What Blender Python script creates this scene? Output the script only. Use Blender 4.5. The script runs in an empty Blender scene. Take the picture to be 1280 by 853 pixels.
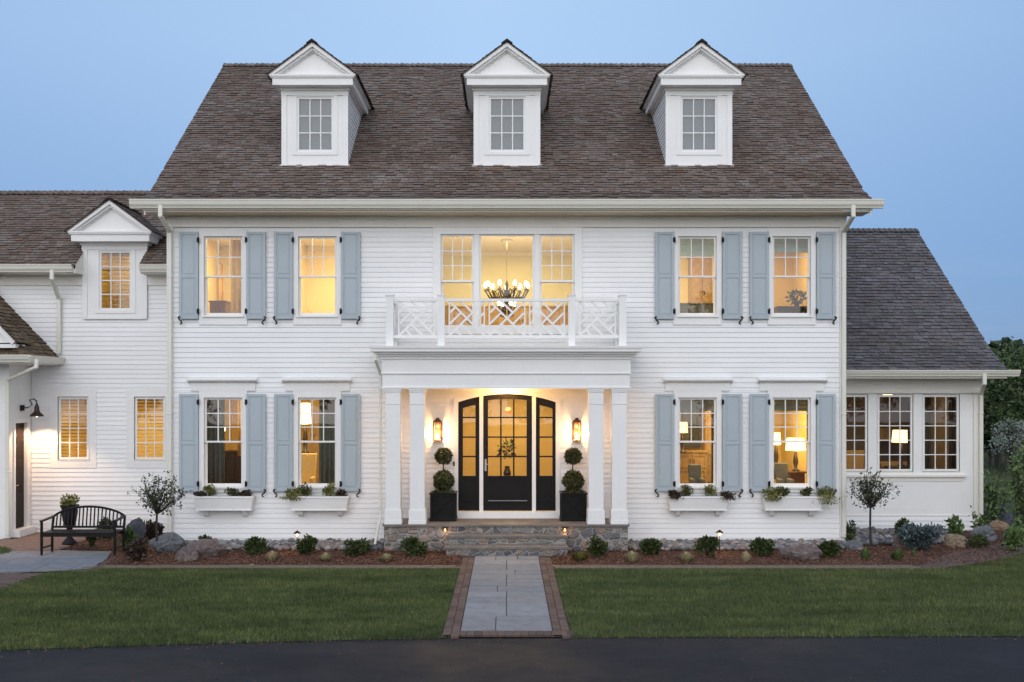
import bpy, math, random
import numpy as np
from mathutils import Vector, Matrix, noise as mnoise
random.seed(7)
RNG = np.random.default_rng(11)
R = math.radians
scene = bpy.context.scene
COL = scene.collection

# ------------------------------------------------------------------ measuring
F, CX, CY, EYE = 1320.0, 634.0, 490.0, 3.15      # pinhole of the photograph, camera at x=0 y=0 z=EYE looking along +Y
def X(px, d): return (px - CX) * d / F
def Z(py, d): return EYE + (CY - py) * d / F
def GD(py): return F * EYE / (py - CY)            # distance of a ground point
def G(px, py):
    d = GD(py); return (X(px, d), d)

# ------------------------------------------------------------------ node helpers
def new_mat(name):
    m = bpy.data.materials.new(name); m.use_nodes = True
    nt = m.node_tree; b = nt.nodes['Principled BSDF']
    return m, nt, b
def nd(nt, t, **kw):
    n = nt.nodes.new(t)
    for k, v in kw.items(): setattr(n, k, v)
    return n
def ramp(nt, stops, src=None, interp='LINEAR'):
    r = nd(nt, 'ShaderNodeValToRGB'); r.color_ramp.interpolation = interp
    el = r.color_ramp.elements
    while len(el) < len(stops): el.new(0.5)
    for e, (p, c) in zip(el, stops):
        e.position = p; e.color = (*c, 1) if len(c) == 3 else c
    if src is not None: nt.links.new(src, r.inputs[0])
    return r.outputs[0]
def noise_tex(nt, scale, detail=4, rough=.55, co=None, vec_scale=None):
    if co is None: co = nd(nt, 'ShaderNodeTexCoord').outputs['Object']
    if vec_scale:
        mp = nd(nt, 'ShaderNodeMapping'); mp.inputs['Scale'].default_value = vec_scale
        nt.links.new(co, mp.inputs[0]); co = mp.outputs[0]
    n = nd(nt, 'ShaderNodeTexNoise'); n.inputs['Scale'].default_value = scale
    n.inputs['Detail'].default_value = detail; n.inputs['Roughness'].default_value = rough
    nt.links.new(co, n.inputs['Vector']); return n.outputs['Fac']
def mix(nt, a, b, fac, mode='MIX'):
    m = nd(nt, 'ShaderNodeMix', data_type='RGBA', blend_type=mode)
    for s, v in ((0, fac), (6, a), (7, b)):
        if hasattr(v, 'is_linked'): nt.links.new(v, m.inputs[s])
        elif s == 0: m.inputs[0].default_value = v
        else: m.inputs[s].default_value = (*v, 1)
    return m.outputs[2]
def bump(nt, b, h, strength=.3, dist=.01):
    n = nd(nt, 'ShaderNodeBump'); n.inputs['Strength'].default_value = strength; n.inputs['Distance'].default_value = dist
    nt.links.new(h, n.inputs['Height']); nt.links.new(n.outputs[0], b.inputs['Normal'])
def island(nt): return nd(nt, 'ShaderNodeNewGeometry').outputs['Random Per Island']

def plain(name, c, rough=.5, var=.12, scale=3.0, metal=0, bmp=0, bscale=60, spec=None):
    m, nt, b = new_mat(name)
    n = noise_tex(nt, scale, 5)
    lo = tuple(max(0, x * (1 - var)) for x in c); hi = tuple(min(1, x * (1 + var * .6)) for x in c)
    nt.links.new(ramp(nt, [(.3, lo), (.7, hi)], n), b.inputs['Base Color'])
    b.inputs['Roughness'].default_value = rough; b.inputs['Metallic'].default_value = metal
    if spec is not None: b.inputs['Specular IOR Level'].default_value = spec
    if bmp: bump(nt, b, noise_tex(nt, bscale, 3), bmp, .004)
    return m
def leafmat(name, stops, rough=.6, patch=.0):
    m, nt, b = new_mat(name)
    c = ramp(nt, stops, island(nt))
    n = noise_tex(nt, 2.2, 3)
    c = mix(nt, c, ramp(nt, [(.35, (.62, .62, .62)), (.65, (1.2, 1.2, 1.15))], n), .6, 'MULTIPLY')
    nt.links.new(c, b.inputs['Base Color']); b.inputs['Roughness'].default_value = rough
    b.inputs['Specular IOR Level'].default_value = .3
    return m
def emis(name, c, s):
    m, nt, b = new_mat(name)
    b.inputs['Base Color'].default_value = (*c, 1); b.inputs['Emission Color'].default_value = (*c, 1)
    b.inputs['Emission Strength'].default_value = s
    return m

M = {}
# painted wood
def paint(name, c, var=.05, rough=.45):
    m, nt, b = new_mat(name)
    n = noise_tex(nt, 1.3, 6, .6); f = noise_tex(nt, 22, 3, .6, vec_scale=(1, 1, .3))
    lo = tuple(x * (1 - var) for x in c)
    c1 = ramp(nt, [(.35, lo), (.65, c)], n)
    c1 = mix(nt, c1, ramp(nt, [(.3, (.975, .975, .97)), (.6, (1, 1, 1))], f), 1, 'MULTIPLY')
    nt.links.new(c1, b.inputs['Base Color']); b.inputs['Roughness'].default_value = rough
    return m
M['trim'] = paint('white_trim_paint', (.815, .81, .785))
M['gutter'] = paint('gutter_enamel', (.72, .70, .61), .04, .35)
def siding_mat():
    m, nt, b = new_mat('white_lap_siding')
    c = ramp(nt, [(0, (.785, .785, .78)), (.5, (.81, .81, .80)), (1, (.83, .825, .81))], island(nt))
    n = noise_tex(nt, .8, 6, .65)
    c = mix(nt, c, ramp(nt, [(.3, (.95, .95, .945)), (.65, (1, 1, 1))], n), 1, 'MULTIPLY')
    g = noise_tex(nt, 14, 4, .6, vec_scale=(.15, 1, 1.2))
    nt.links.new(c, b.inputs['Base Color']); b.inputs['Roughness'].default_value = .5
    bump(nt, b, g, .12, .004)
    return m
M['siding'] = siding_mat()
M['soffit'] = paint('tan_soffit_paint', (.62, .53, .39))
M['frieze'] = paint('warm_white_frieze_paint', (.80, .77, .70))
M['shutter'] = paint('blue_grey_shutter_paint', (.395, .455, .487), .05, .5)
M['black'] = plain('black_paint', (.008, .007, .007), .38, .2, spec=.22)
M['iron'] = plain('black_iron', (.008, .008, .009), .5, .3, spec=.2)
M['bronze'] = plain('dark_bronze', (.05, .03, .025), .35, .3, metal=.6)
M['bronze_dull'] = plain('dull_bronze', (.03, .02, .012), .7, .3, spec=.2)
M['copper'] = plain('aged_copper', (.13, .068, .045), .38, .3, metal=.6)
M['dark_door'] = plain('dark_stained_door', (.018, .011, .010), .5, .3, spec=.15)
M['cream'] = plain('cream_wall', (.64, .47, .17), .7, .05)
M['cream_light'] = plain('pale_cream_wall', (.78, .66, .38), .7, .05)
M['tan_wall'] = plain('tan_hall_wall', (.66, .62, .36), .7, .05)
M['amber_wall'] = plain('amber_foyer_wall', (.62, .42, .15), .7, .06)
M['taupe_wall'] = plain('dark_taupe_wall', (.20, .14, .08), .7, .1)
M['ceil'] = plain('white_ceiling', (.80, .76, .66), .8, .03)
M['woodfloor'] = plain('oak_floor', (.16, .085, .04), .4, .3, 8)
M['mahogany'] = plain('mahogany', (.10, .03, .018), .35, .35, 9)
M['oak'] = plain('golden_oak', (.36, .23, .095), .45, .25, 9)
M['espresso'] = plain('dark_wood', (.025, .016, .012), .4, .3, 9)
M['fabric_gold'] = plain('gold_curtain_fabric', (.62, .42, .16), .85, .15, 12)
M['fabric_dark'] = plain('dark_green_grey_fabric', (.09, .10, .085), .9, .2, 12)
M['fabric_brown'] = plain('brown_fabric', (.07, .045, .03), .9, .2, 12)
M['fabric_sage'] = plain('sage_shade_fabric', (.31, .43, .37), .9, .1, 10)
M['fabric_teal'] = plain('slate_shade_fabric', (.15, .185, .18), .9, .12, 10)
M['uphol_grey'] = plain('grey_upholstery', (.13, .14, .14), .9, .15, 20)
M['uphol_tan'] = plain('tan_upholstery', (.42, .27, .11), .9, .12, 20)
M['uphol_cream'] = plain('cream_upholstery', (.60, .44, .20), .9, .1, 20)
M['paper'] = plain('picture_mount', (.6, .5, .35), .8, .2, 8)
M['atticshade'] = plain('grey_window_shade', (.10, .135, .145), .8, .08, 2)
M['shade_on'] = emis('lit_lamp_shade', (1.0, .70, .30), 3.2)
M['shade_dim'] = emis('dim_lamp_shade', (1.0, .72, .32), 1.5)
M['bulb'] = emis('lit_bulb', (1.0, .74, .36), 22)
M['bulb_small'] = emis('lit_small_bulb', (1.0, .60, .26), 2.2)
M['red_glow'] = emis('red_glass_lamp', (.75, .16, .05), .6)
M['brass'] = plain('brass', (.45, .28, .09), .3, .2, metal=.9)
M['steel'] = plain('steel', (.5, .5, .5), .3, .1, metal=.9)
def shingle_mat(name, stops, patch_lo, patch_hi):
    m, nt, b = new_mat(name)
    c = ramp(nt, stops, island(nt))
    n = noise_tex(nt, .55, 5, .6)
    c = mix(nt, c, ramp(nt, [(.32, patch_lo), (.68, patch_hi)], n), 1, 'MULTIPLY')
    f = noise_tex(nt, 26, 4, .65, vec_scale=(1, .25, .25))
    c = mix(nt, c, ramp(nt, [(.3, (.72, .72, .72)), (.7, (1.15, 1.15, 1.15))], f), 1, 'MULTIPLY')
    nt.links.new(c, b.inputs['Base Color']); b.inputs['Roughness'].default_value = .9
    b.inputs['Specular IOR Level'].default_value = .2
    return m
M['shingle'] = shingle_mat('cedar_shingle', [(0, (.132, .099, .080)), (.3, (.166, .132, .111)), (.6, (.182, .153, .134)), (.82, (.200, .176, .160)), (.92, (.192, .126, .092)), (1, (.226, .203, .190))], (.82, .73, .67), (1.12, 1.10, 1.08))
M['shingle_old'] = shingle_mat('weathered_grey_shingle', [(0, (.098, .092, .092)), (.4, (.122, .115, .117)), (.75, (.148, .142, .148)), (.93, (.128, .105, .096)), (1, (.175, .170, .175))], (.86, .84, .83), (1.1, 1.1, 1.13))
M['shingle_new'] = shingle_mat('brown_cedar_shingle', [(0, (.085, .062, .042)), (.5, (.135, .10, .068)), (1, (.19, .145, .10))], (.85, .8, .75), (1.1, 1.05, 1))
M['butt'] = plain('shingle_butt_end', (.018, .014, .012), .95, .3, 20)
def stone_mat(name, scale, cols, mortar, mw=.045, stretch=(1, 1, 1.25)):
    m, nt, b = new_mat(name)
    co = nd(nt, 'ShaderNodeTexCoord').outputs['Object']
    w = nd(nt, 'ShaderNodeTexNoise'); w.inputs['Scale'].default_value = 5; nt.links.new(co, w.inputs['Vector'])
    ad = nd(nt, 'ShaderNodeVectorMath', operation='MULTIPLY_ADD'); nt.links.new(w.outputs['Color'], ad.inputs[0])
    ad.inputs[1].default_value = (.10, .10, .10); nt.links.new(co, ad.inputs[2])
    mp = nd(nt, 'ShaderNodeMapping'); mp.inputs['Scale'].default_value = stretch; nt.links.new(ad.outputs[0], mp.inputs[0])
    v = nd(nt, 'ShaderNodeTexVoronoi'); v.inputs['Scale'].default_value = scale; nt.links.new(mp.outputs[0], v.inputs['Vector'])
    e = nd(nt, 'ShaderNodeTexVoronoi', feature='DISTANCE_TO_EDGE'); e.inputs['Scale'].default_value = scale; nt.links.new(mp.outputs[0], e.inputs['Vector'])
    sp = nd(nt, 'ShaderNodeSeparateColor'); nt.links.new(v.outputs['Color'], sp.inputs[0])
    c = ramp(nt, cols, sp.outputs[0])
    n = noise_tex(nt, 24, 5, .65)
    c = mix(nt, c, ramp(nt, [(.3, (.7, .7, .7)), (.7, (1.2, 1.2, 1.2))], n), 1, 'MULTIPLY')
    mk = ramp(nt, [(mw * .7, (0, 0, 0)), (mw * 1.4, (1, 1, 1))], e.outputs['Distance'])
    c = mix(nt, mortar, c, mk)
    nt.links.new(c, b.inputs['Base Color']); b.inputs['Roughness'].default_value = .85
    hh = nd(nt, 'ShaderNodeMath', operation='MULTIPLY_ADD'); nt.links.new(n, hh.inputs[0]); hh.inputs[1].default_value = .25
    h2 = ramp(nt, [(0, (0, 0, 0)), (.16, (1, 1, 1))], e.outputs['Distance']); nt.links.new(h2, hh.inputs[2])
    bump(nt, b, hh.outputs[0], .8, .03)
    return m
M['stone'] = stone_mat('fieldstone', 5.6, [(0, (.08, .085, .095)), (.22, (.16, .158, .155)), (.42, (.26, .235, .205)), (.58, (.14, .125, .12)), (.78, (.29, .215, .16)), (1, (.23, .235, .24))], (.31, .285, .255), .05)
M['tread'] = plain('bluestone_tread', (.16, .145, .13), .75, .3, 6, bmp=.3)
M['porchfloor'] = plain('bluestone_porch_floor', (.17, .15, .135), .7, .25, 3, bmp=.2)
def slab_mat():
    m, nt, b = new_mat('bluestone_paving')
    c = ramp(nt, [(0, (.155, .18, .21)), (.4, (.19, .205, .225)), (.7, (.205, .21, .22)), (1, (.22, .245, .27))], island(nt))
    n = noise_tex(nt, 5, 6, .65)
    c = mix(nt, c, ramp(nt, [(.3, (.78, .77, .78)), (.7, (1.1, 1.1, 1.1))], n), 1, 'MULTIPLY')
    nt.links.new(c, b.inputs['Base Color']); b.inputs['Roughness'].default_value = .75
    bump(nt, b, noise_tex(nt, 30, 5, .7), .3, .004)
    return m
M['slab'] = slab_mat()
def brick_mat():
    m, nt, b = new_mat('brick_paver')
    c = ramp(nt, [(0, (.07, .042, .036)), (.4, (.108, .064, .051)), (.75, (.132, .084, .066)), (1, (.10, .075, .066))], island(nt))
    n = noise_tex(nt, 18, 5, .65)
    c = mix(nt, c, ramp(nt, [(.3, (.75, .75, .75)), (.7, (1.15, 1.15, 1.15))], n), 1, 'MULTIPLY')
    nt.links.new(c, b.inputs['Base Color']); b.inputs['Roughness'].default_value = .85
    return m
M['brick'] = brick_mat()
M['joint'] = plain('joint_sand', (.07, .06, .05), .95, .3, 12)
M['mortar'] = plain('paving_bed_sand', (.055, .045, .038), .95, .3, 12)
def asphalt_mat():
    m, nt, b = new_mat('asphalt')
    n = noise_tex(nt, 55, 4, .8); g = noise_tex(nt, 150, 2, .6); p = noise_tex(nt, .45, 6, .62); st = noise_tex(nt, 1.0, 6, .65, vec_scale=(.25, 1.6, 1))
    c = ramp(nt, [(.30, (.006, .0065, .009)), (.5, (.0115, .012, .0155)), (.68, (.023, .0235, .029)), (.8, (.058, .058, .062))], n)
    c = mix(nt, c, ramp(nt, [(.32, (.66, .66, .68)), (.66, (1.35, 1.33, 1.3))], p), 1, 'MULTIPLY')
    c = mix(nt, c, ramp(nt, [(.35, (.78, .78, .78)), (.65, (1.2, 1.2, 1.2))], st), 1, 'MULTIPLY')
    nt.links.new(c, b.inputs['Base Color']); nt.links.new(ramp(nt, [(.35, (.55, .55, .55)), (.65, (.9, .9, .9))], p), b.inputs['Roughness']); b.inputs['Specular IOR Level'].default_value = .3
    bump(nt, b, g, .9, .012); return m
M['asphalt'] = asphalt_mat()
def soil_mat(name, a, c2, sc=30):
    m, nt, b = new_mat(name)
    n = noise_tex(nt, sc, 6, .7)
    nt.links.new(ramp(nt, [(.3, a), (.7, c2)], n), b.inputs['Base Color']); b.inputs['Roughness'].default_value = .95
    bump(nt, b, n, .8, .03); return m
M['mulch'] = soil_mat('bark_mulch', (.045, .020, .012), (.13, .056, .032))
M['soil'] = soil_mat('potting_soil', (.02, .014, .01), (.05, .035, .025))
M['lawn_base'] = soil_mat('lawn_ground', (.025, .035, .012), (.055, .072, .022), 9)
def chip_mat():
    m, nt, b = new_mat('mulch_chips')
    nt.links.new(ramp(nt, [(0, (.05, .022, .014)), (.45, (.13, .053, .030)), (.8, (.20, .088, .050)), (1, (.27, .15, .09))], island(nt)), b.inputs['Base Color'])
    b.inputs['Roughness'].default_value = .9; return m
M['chips'] = chip_mat()
def pebble_mat():
    m, nt, b = new_mat('river_pebbles')
    c = ramp(nt, [(0, (.06, .062, .07)), (.3, (.13, .135, .15)), (.5, (.20, .20, .205)), (.65, (.26, .25, .235)), (.8, (.17, .115, .10)), (.92, (.30, .24, .19)), (1, (.36, .36, .35))], island(nt))
    n = noise_tex(nt, 40, 4)
    c = mix(nt, c, ramp(nt, [(.3, (.75, .75, .75)), (.7, (1.15, 1.15, 1.15))], n), 1, 'MULTIPLY')
    nt.links.new(c, b.inputs['Base Color']); b.inputs['Roughness'].default_value = .7; return m
M['pebbles'] = pebble_mat()
def rock_mat(name, cols):
    m, nt, b = new_mat(name)
    n = noise_tex(nt, 5.5, 10, .75); f = noise_tex(nt, 26, 6, .8); li = noise_tex(nt, 9, 5, .7)
    c = ramp(nt, [(.34, cols[0]), (.5, cols[1]), (.66, cols[2])], n)
    c = mix(nt, c, ramp(nt, [(.32, (.45, .45, .46)), (.68, (1.45, 1.45, 1.42))], f), 1, 'MULTIPLY')
    c = mix(nt, c, (.30, .31, .27), ramp(nt, [(.60, (0, 0, 0)), (.68, (.55, .55, .55))], li))
    nt.links.new(c, b.inputs['Base Color']); b.inputs['Roughness'].default_value = .85
    bump(nt, b, f, 1.0, .05); return m
M['rock_grey'] = rock_mat('grey_granite', [(.09, .10, .11), (.16, .17, .18), (.24, .24, .24)])
M['rock_pink'] = rock_mat('pinkish_granite', [(.12, .085, .08), (.2, .15, .14), (.27, .22, .2)])
M['rock_tan'] = rock_mat('tan_sandstone', [(.22, .15, .10), (.34, .25, .17), (.42, .34, .25)])
M['rock_dark'] = rock_mat('dark_slate_rock', [(.04, .045, .06), (.075, .08, .10), (.12, .125, .14)])
M['rock_orange'] = rock_mat('orange_sandstone', [(.24, .14, .085), (.36, .235, .15), (.44, .31, .22)])
def grass_mat():
    m, nt, b = new_mat('lawn_grass')
    c = ramp(nt, [(0, (.050, .072, .022)), (.4, (.086, .120, .037)), (.75, (.130, .168, .058)), (.93, (.18, .205, .085)), (1, (.24, .21, .12))], island(nt))
    n = noise_tex(nt, 1.1, 5, .65, vec_scale=(.55, 1.3, 1))
    c = mix(nt, c, ramp(nt, [(.33, (.55, .60, .55)), (.5, (.9, .9, .9)), (.66, (1.30, 1.22, 1.1))], n), 1, 'MULTIPLY')
    n2 = noise_tex(nt, 5, 4, .6)
    c = mix(nt, c, ramp(nt, [(.33, (.75, .77, .75)), (.66, (1.18, 1.15, 1.1))], n2), 1, 'MULTIPLY')
    nt.links.new(c, b.inputs['Base Color']); b.inputs['Roughness'].default_value = .65
    b.inputs['Specular IOR Level'].default_value = .25; return m
M['grass'] = grass_mat()
M['leaf_box'] = leafmat('boxwood_leaves', [(0, (.018, .030, .008)), (.5, (.045, .068, .016)), (1, (.085, .11, .03))])
M['leaf_topiary'] = leafmat('topiary_leaves', [(0, (.028, .035, .012)), (.5, (.072, .080, .028)), (1, (.13, .13, .055))])
M['leaf_tree'] = leafmat('ornamental_tree_leaves', [(0, (.022, .032, .016)), (.6, (.055, .072, .034)), (1, (.095, .115, .058))])
M['leaf_far'] = leafmat('woodland_leaves', [(0, (.035, .06, .022)), (.5, (.078, .122, .042)), (1, (.13, .18, .07))])
M['leaf_far2'] = leafmat('dark_woodland_leaves', [(0, (.018, .034, .015)), (.5, (.038, .066, .026)), (1, (.07, .10, .042))])
M['leaf_pale'] = leafmat('silvery_leaves', [(0, (.15, .19, .15)), (.5, (.27, .31, .26)), (1, (.40, .43, .38))])
M['leaf_bright'] = leafmat('bright_green_leaves', [(0, (.055, .095, .027)), (.5, (.10, .16, .048)), (1, (.155, .215, .08))])
M['leaf_juniper'] = leafmat('blue_juniper_needles', [(0, (.045, .075, .08)), (.5, (.09, .13, .135)), (1, (.15, .19, .19))])
M['leaf_purple'] = leafmat('burgundy_leaves', [(0, (.02, .012, .012)), (.5, (.05, .026, .022)), (1, (.07, .06, .03))])
M['leaf_tan'] = leafmat('straw_coloured_grass', [(0, (.30, .26, .14)), (.5, (.50, .43, .24)), (1, (.68, .58, .36))])
M['leaf_yellow'] = leafmat('yellow_green_leaves', [(0, (.09, .10, .02)), (.5, (.17, .18, .045)), (1, (.28, .27, .09))])
M['leaf_mix'] = leafmat('window_box_leaves', [(0, (.03, .035, .012)), (.5, (.075, .085, .025)), (1, (.14, .14, .04))])
M['bark'] = plain('grey_bark', (.07, .06, .052), .9, .35, 20, bmp=.4)
M['bark_thin'] = plain('dark_thin_bark', (.035, .028, .025), .9, .3, 20)
def glass_mat(name, spec, tint):
    m = bpy.data.materials.new(name); m.use_nodes = True; nt = m.node_tree; nt.nodes.clear()
    out = nd(nt, 'ShaderNodeOutputMaterial'); mx = nd(nt, 'ShaderNodeMixShader')
    t = nd(nt, 'ShaderNodeBsdfTransparent'); t.inputs[0].default_value = (*tint, 1)
    g = nd(nt, 'ShaderNodeBsdfGlossy'); g.inputs['Roughness'].default_value = .015
    n = noise_tex(nt, 1.6, 1); bp = nd(nt, 'ShaderNodeBump'); bp.inputs['Strength'].default_value = .06; bp.inputs['Distance'].default_value = .02
    nt.links.new(n, bp.inputs['Height']); nt.links.new(bp.outputs[0], g.inputs['Normal'])
    mx.inputs[0].default_value = spec
    nt.links.new(t.outputs[0], mx.inputs[1]); nt.links.new(g.outputs[0], mx.inputs[2]); nt.links.new(mx.outputs[0], out.inputs[0])
    return m
M['glass'] = glass_mat('window_glass', .065, (.94, .94, .93))
M['glass_dark'] = glass_mat('dormer_window_glass', .10, (.85, .87, .88))
M['glass_amber'] = glass_mat('lantern_glass', .05, (1, .93, .82))

def blind_mat(name, c, k):
    m, nt, b = new_mat(name); b.inputs['Base Color'].default_value = (*c, 1); b.inputs['Roughness'].default_value = .6
    t = nd(nt, 'ShaderNodeBsdfTranslucent'); t.inputs[0].default_value = (*c, 1); mx = nd(nt, 'ShaderNodeMixShader'); mx.inputs[0].default_value = k
    nt.links.new(b.outputs[0], mx.inputs[1]); nt.links.new(t.outputs[0], mx.inputs[2]); nt.links.new(mx.outputs[0], nt.nodes['Material Output'].inputs[0]); return m
M['slat_dark'] = blind_mat('stained_wood_slat', (.50, .28, .09), .25)
M['slat_pale'] = blind_mat('pale_wood_slat', (.80, .62, .28), .6)
# ------------------------------------------------------------------ mesh builder
ORG = {}
def mesh_obj(name, V, Fc, mats, parent=None, origin=None, smooth=False, mi=None):
    V = np.asarray(V, dtype=np.float32).reshape(-1, 3)
    base = ORG[parent.name] if parent is not None else Vector(origin or (0, 0, 0))
    V = V - np.array(base, dtype=np.float32)
    me = bpy.data.meshes.new(name)
    if isinstance(Fc, np.ndarray):
        n, k = Fc.shape
        me.vertices.add(len(V)); me.vertices.foreach_set('co', V.ravel())
        me.loops.add(n * k); me.loops.foreach_set('vertex_index', Fc.astype(np.int32).ravel())
        me.polygons.add(n); me.polygons.foreach_set('loop_start', np.arange(0, n * k, k, dtype=np.int32))
        me.update(calc_edges=True)
    else:
        me.from_pydata(V.tolist(), [], Fc)
    if not isinstance(mats, (list, tuple)): mats = [mats]
    for m in mats: me.materials.append(m)
    if mi is not None: me.polygons.foreach_set('material_index', np.asarray(mi, dtype=np.int32))
    if smooth: me.polygons.foreach_set('use_smooth', [True] * len(me.polygons))
    me.update()
    o = bpy.data.objects.new(name, me); COL.objects.link(o)
    if parent is not None: o.parent = parent
    else: o.location = base
    ORG[o.name] = base.copy()
    return o
def tag(o, label=None, cat=None, group=None, kind=None):
    if label: o['label'] = label
    if cat: o['category'] = cat
    if group: o['group'] = group
    if kind: o['kind'] = kind
    return o
def thing(name, label, cat, loc, group=None, parent=None):
    o = bpy.data.objects.new(name, None); COL.objects.link(o); o.empty_display_size = .1
    loc = Vector(loc)
    if parent is not None:
        o.parent = parent; o.location = loc - ORG[parent.name]
    else: o.location = loc
    ORG[o.name] = loc
    return tag(o, label, cat, group)
class MB:
    def __init__(s): s.v = []; s.f = []; s.m = []
    def add(s, V, Fs, mi=0):
        o = len(s.v); s.v += [tuple(p) for p in V]
        for f in Fs: s.f.append([i + o for i in f]); s.m.append(mi)
        return s
    def box(s, x0, x1, y0, y1, z0, z1, mi=0):
        V = [(x, y, z) for z in (z0, z1) for y in (y0, y1) for x in (x0, x1)]
        return s.add(V, [(0, 2, 3, 1), (4, 5, 7, 6), (0, 1, 5, 4), (2, 6, 7, 3), (0, 4, 6, 2), (1, 3, 7, 5)], mi)
    def hexa(s, V, mi=0):    # 4 bottom ccw, 4 top ccw
        return s.add(V, [(3, 2, 1, 0), (4, 5, 6, 7), (0, 1, 5, 4), (1, 2, 6, 5), (2, 3, 7, 6), (3, 0, 4, 7)], mi)
    def prism(s, poly, a, b, axis='x', mi=0):
        n = len(poly)
        def mk(p, t):
            return {'x': (t, p[0], p[1]), 'y': (p[0], t, p[1]), 'z': (p[0], p[1], t)}[axis]
        V = [mk(p, a) for p in poly] + [mk(p, b) for p in poly]
        Fs = [tuple(range(n))[::-1], tuple(range(n, 2 * n))] + [(i, (i + 1) % n, n + (i + 1) % n, n + i) for i in range(n)]
        return s.add(V, Fs, mi)
    def bar(s, a, b, w, h, up=(0, 0, 1), mi=0):
        a = Vector(a); b = Vector(b); t = (b - a).normalized(); u = Vector(up)
        sd = t.cross(u)
        if sd.length < 1e-4: sd = t.cross(Vector((1, 0, 0)))
        sd.normalize(); u = sd.cross(t)
        c = [sd * (w / 2) * i + u * (h / 2) * j for i, j in ((-1, -1), (1, -1), (1, 1), (-1, 1))]
        return s.hexa([a + k for k in c] + [b + k for k in c], mi)
    def tube(s, pts, rad, n=8, mi=0, cap=True):
        pts = [Vector(p) for p in pts]
        if not hasattr(rad, '__len__'): rad = [rad] * len(pts)
        V = []; ref = Vector((.31, .17, .93)).normalized()
        for i, p in enumerate(pts):
            t = (pts[min(i + 1, len(pts) - 1)] - pts[max(i - 1, 0)]).normalized()
            a = t.cross(ref)
            if a.length < 1e-3: a = t.cross(Vector((1, 0, 0)))
            a.normalize(); b = t.cross(a)
            V += [p + (a * math.cos(2 * math.pi * k / n) + b * math.sin(2 * math.pi * k / n)) * rad[i] for k in range(n)]
        Fs = [(i * n + k, i * n + (k + 1) % n, (i + 1) * n + (k + 1) % n, (i + 1) * n + k) for i in range(len(pts) - 1) for k in range(n)]
        if cap: Fs += [tuple(range(n))[::-1], tuple(range((len(pts) - 1) * n, len(pts) * n))]
        return s.add(V, Fs, mi)
    def lathe(s, c, prof, n=16, mi=0, sq=False):   # prof: (r, z)
        V = []
        for r, z in prof:
            for k in range(n):
                a = 2 * math.pi * k / n + (math.pi / n if sq else 0)
                V.append((c[0] + r * math.cos(a), c[1] + r * math.sin(a), c[2] + z))
        m = len(prof)
        Fs = [(i * n + k, i * n + (k + 1) % n, (i + 1) * n + (k + 1) % n, (i + 1) * n + k) for i in range(m - 1) for k in range(n)]
        Fs += [tuple(range(n))[::-1], tuple(range((m - 1) * n, m * n))]
        return s.add(V, Fs, mi)
    def build(s, name, mats, parent=None, origin=None, smooth=False, bevel=0):
        o = mesh_obj(name, s.v, s.f, mats, parent, origin, smooth, s.m)
        if bevel:
            b = o.modifiers.new('edge', 'BEVEL'); b.width = bevel; b.segments = 1; b.limit_method = 'ANGLE'
        return o
def ell(c, r, nu=10, nv=16, jit=0, seed=0):
    V = []; 
    for i in range(nu + 1):
        t = math.pi * i / nu
        for k in range(nv):
            a = 2 * math.pi * k / nv
            p = Vector((math.sin(t) * math.cos(a), math.sin(t) * math.sin(a), math.cos(t)))
            q = 1 + jit * mnoise.noise(p * 2.1 + Vector((seed, seed * 2, 0)))
            V.append((c[0] + p.x * r[0] * q, c[1] + p.y * r[1] * q, c[2] + p.z * r[2] * q))
    Fs = [(i * nv + k, (i + 1) * nv + k, (i + 1) * nv + (k + 1) % nv, i * nv + (k + 1) % nv) for i in range(nu) for k in range(nv)]
    return V, Fs

# leaves: rhombus quads around given centres
def leaves(centers, size, rng, up_bias=0.0, aspect=.5, outward=None):
    C = np.asarray(centers, dtype=np.float32); n = len(C)
    d = rng.normal(size=(n, 3)); 
    if outward is not None: d = d * .7 + outward
    d[:, 2] += up_bias
    d /= np.linalg.norm(d, axis=1, keepdims=True) + 1e-9
    r = rng.normal(size=(n, 3)); w = np.cross(d, r); w /= np.linalg.norm(w, axis=1, keepdims=True) + 1e-9
    nn = np.cross(d, w)
    L = size * rng.uniform(.6, 1.35, size=(n, 1))
    a = C; b = C + d * L * .5 + w * L * aspect * .5 + nn * L * .08; c = C + d * L - nn * L * .08; e = C + d * L * .5 - w * L * aspect * .5 + nn * L * .08
    V = np.stack([a, b, c, e], axis=1).reshape(-1, 3)
    Fq = np.arange(4 * n).reshape(n, 4)
    return V, Fq
def ball_points(n, c, r, rng, shell=.55):
    d = rng.normal(size=(n, 3)); d /= np.linalg.norm(d, axis=1, keepdims=True)
    q = rng.uniform(shell ** 3, 1, size=(n, 1)) ** (1 / 3)
    return np.array(c) + d * q * np.array(r), d
def clumped(n, c, r, rng, k=14, cr=.38):
    ctr, _ = ball_points(k, (0, 0, 0), (.72, .72, .72), rng, .5)
    rad = rng.uniform(.6, 1.15, size=k) * cr
    idx = rng.integers(0, k, n)
    d = rng.normal(size=(n, 3)); d /= np.linalg.norm(d, axis=1, keepdims=True)
    q = rng.uniform(.2, 1, size=(n, 1)) ** .5
    p = ctr[idx] + d * q * rad[idx][:, None]
    return np.array(c) + p * np.array(r), d

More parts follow.
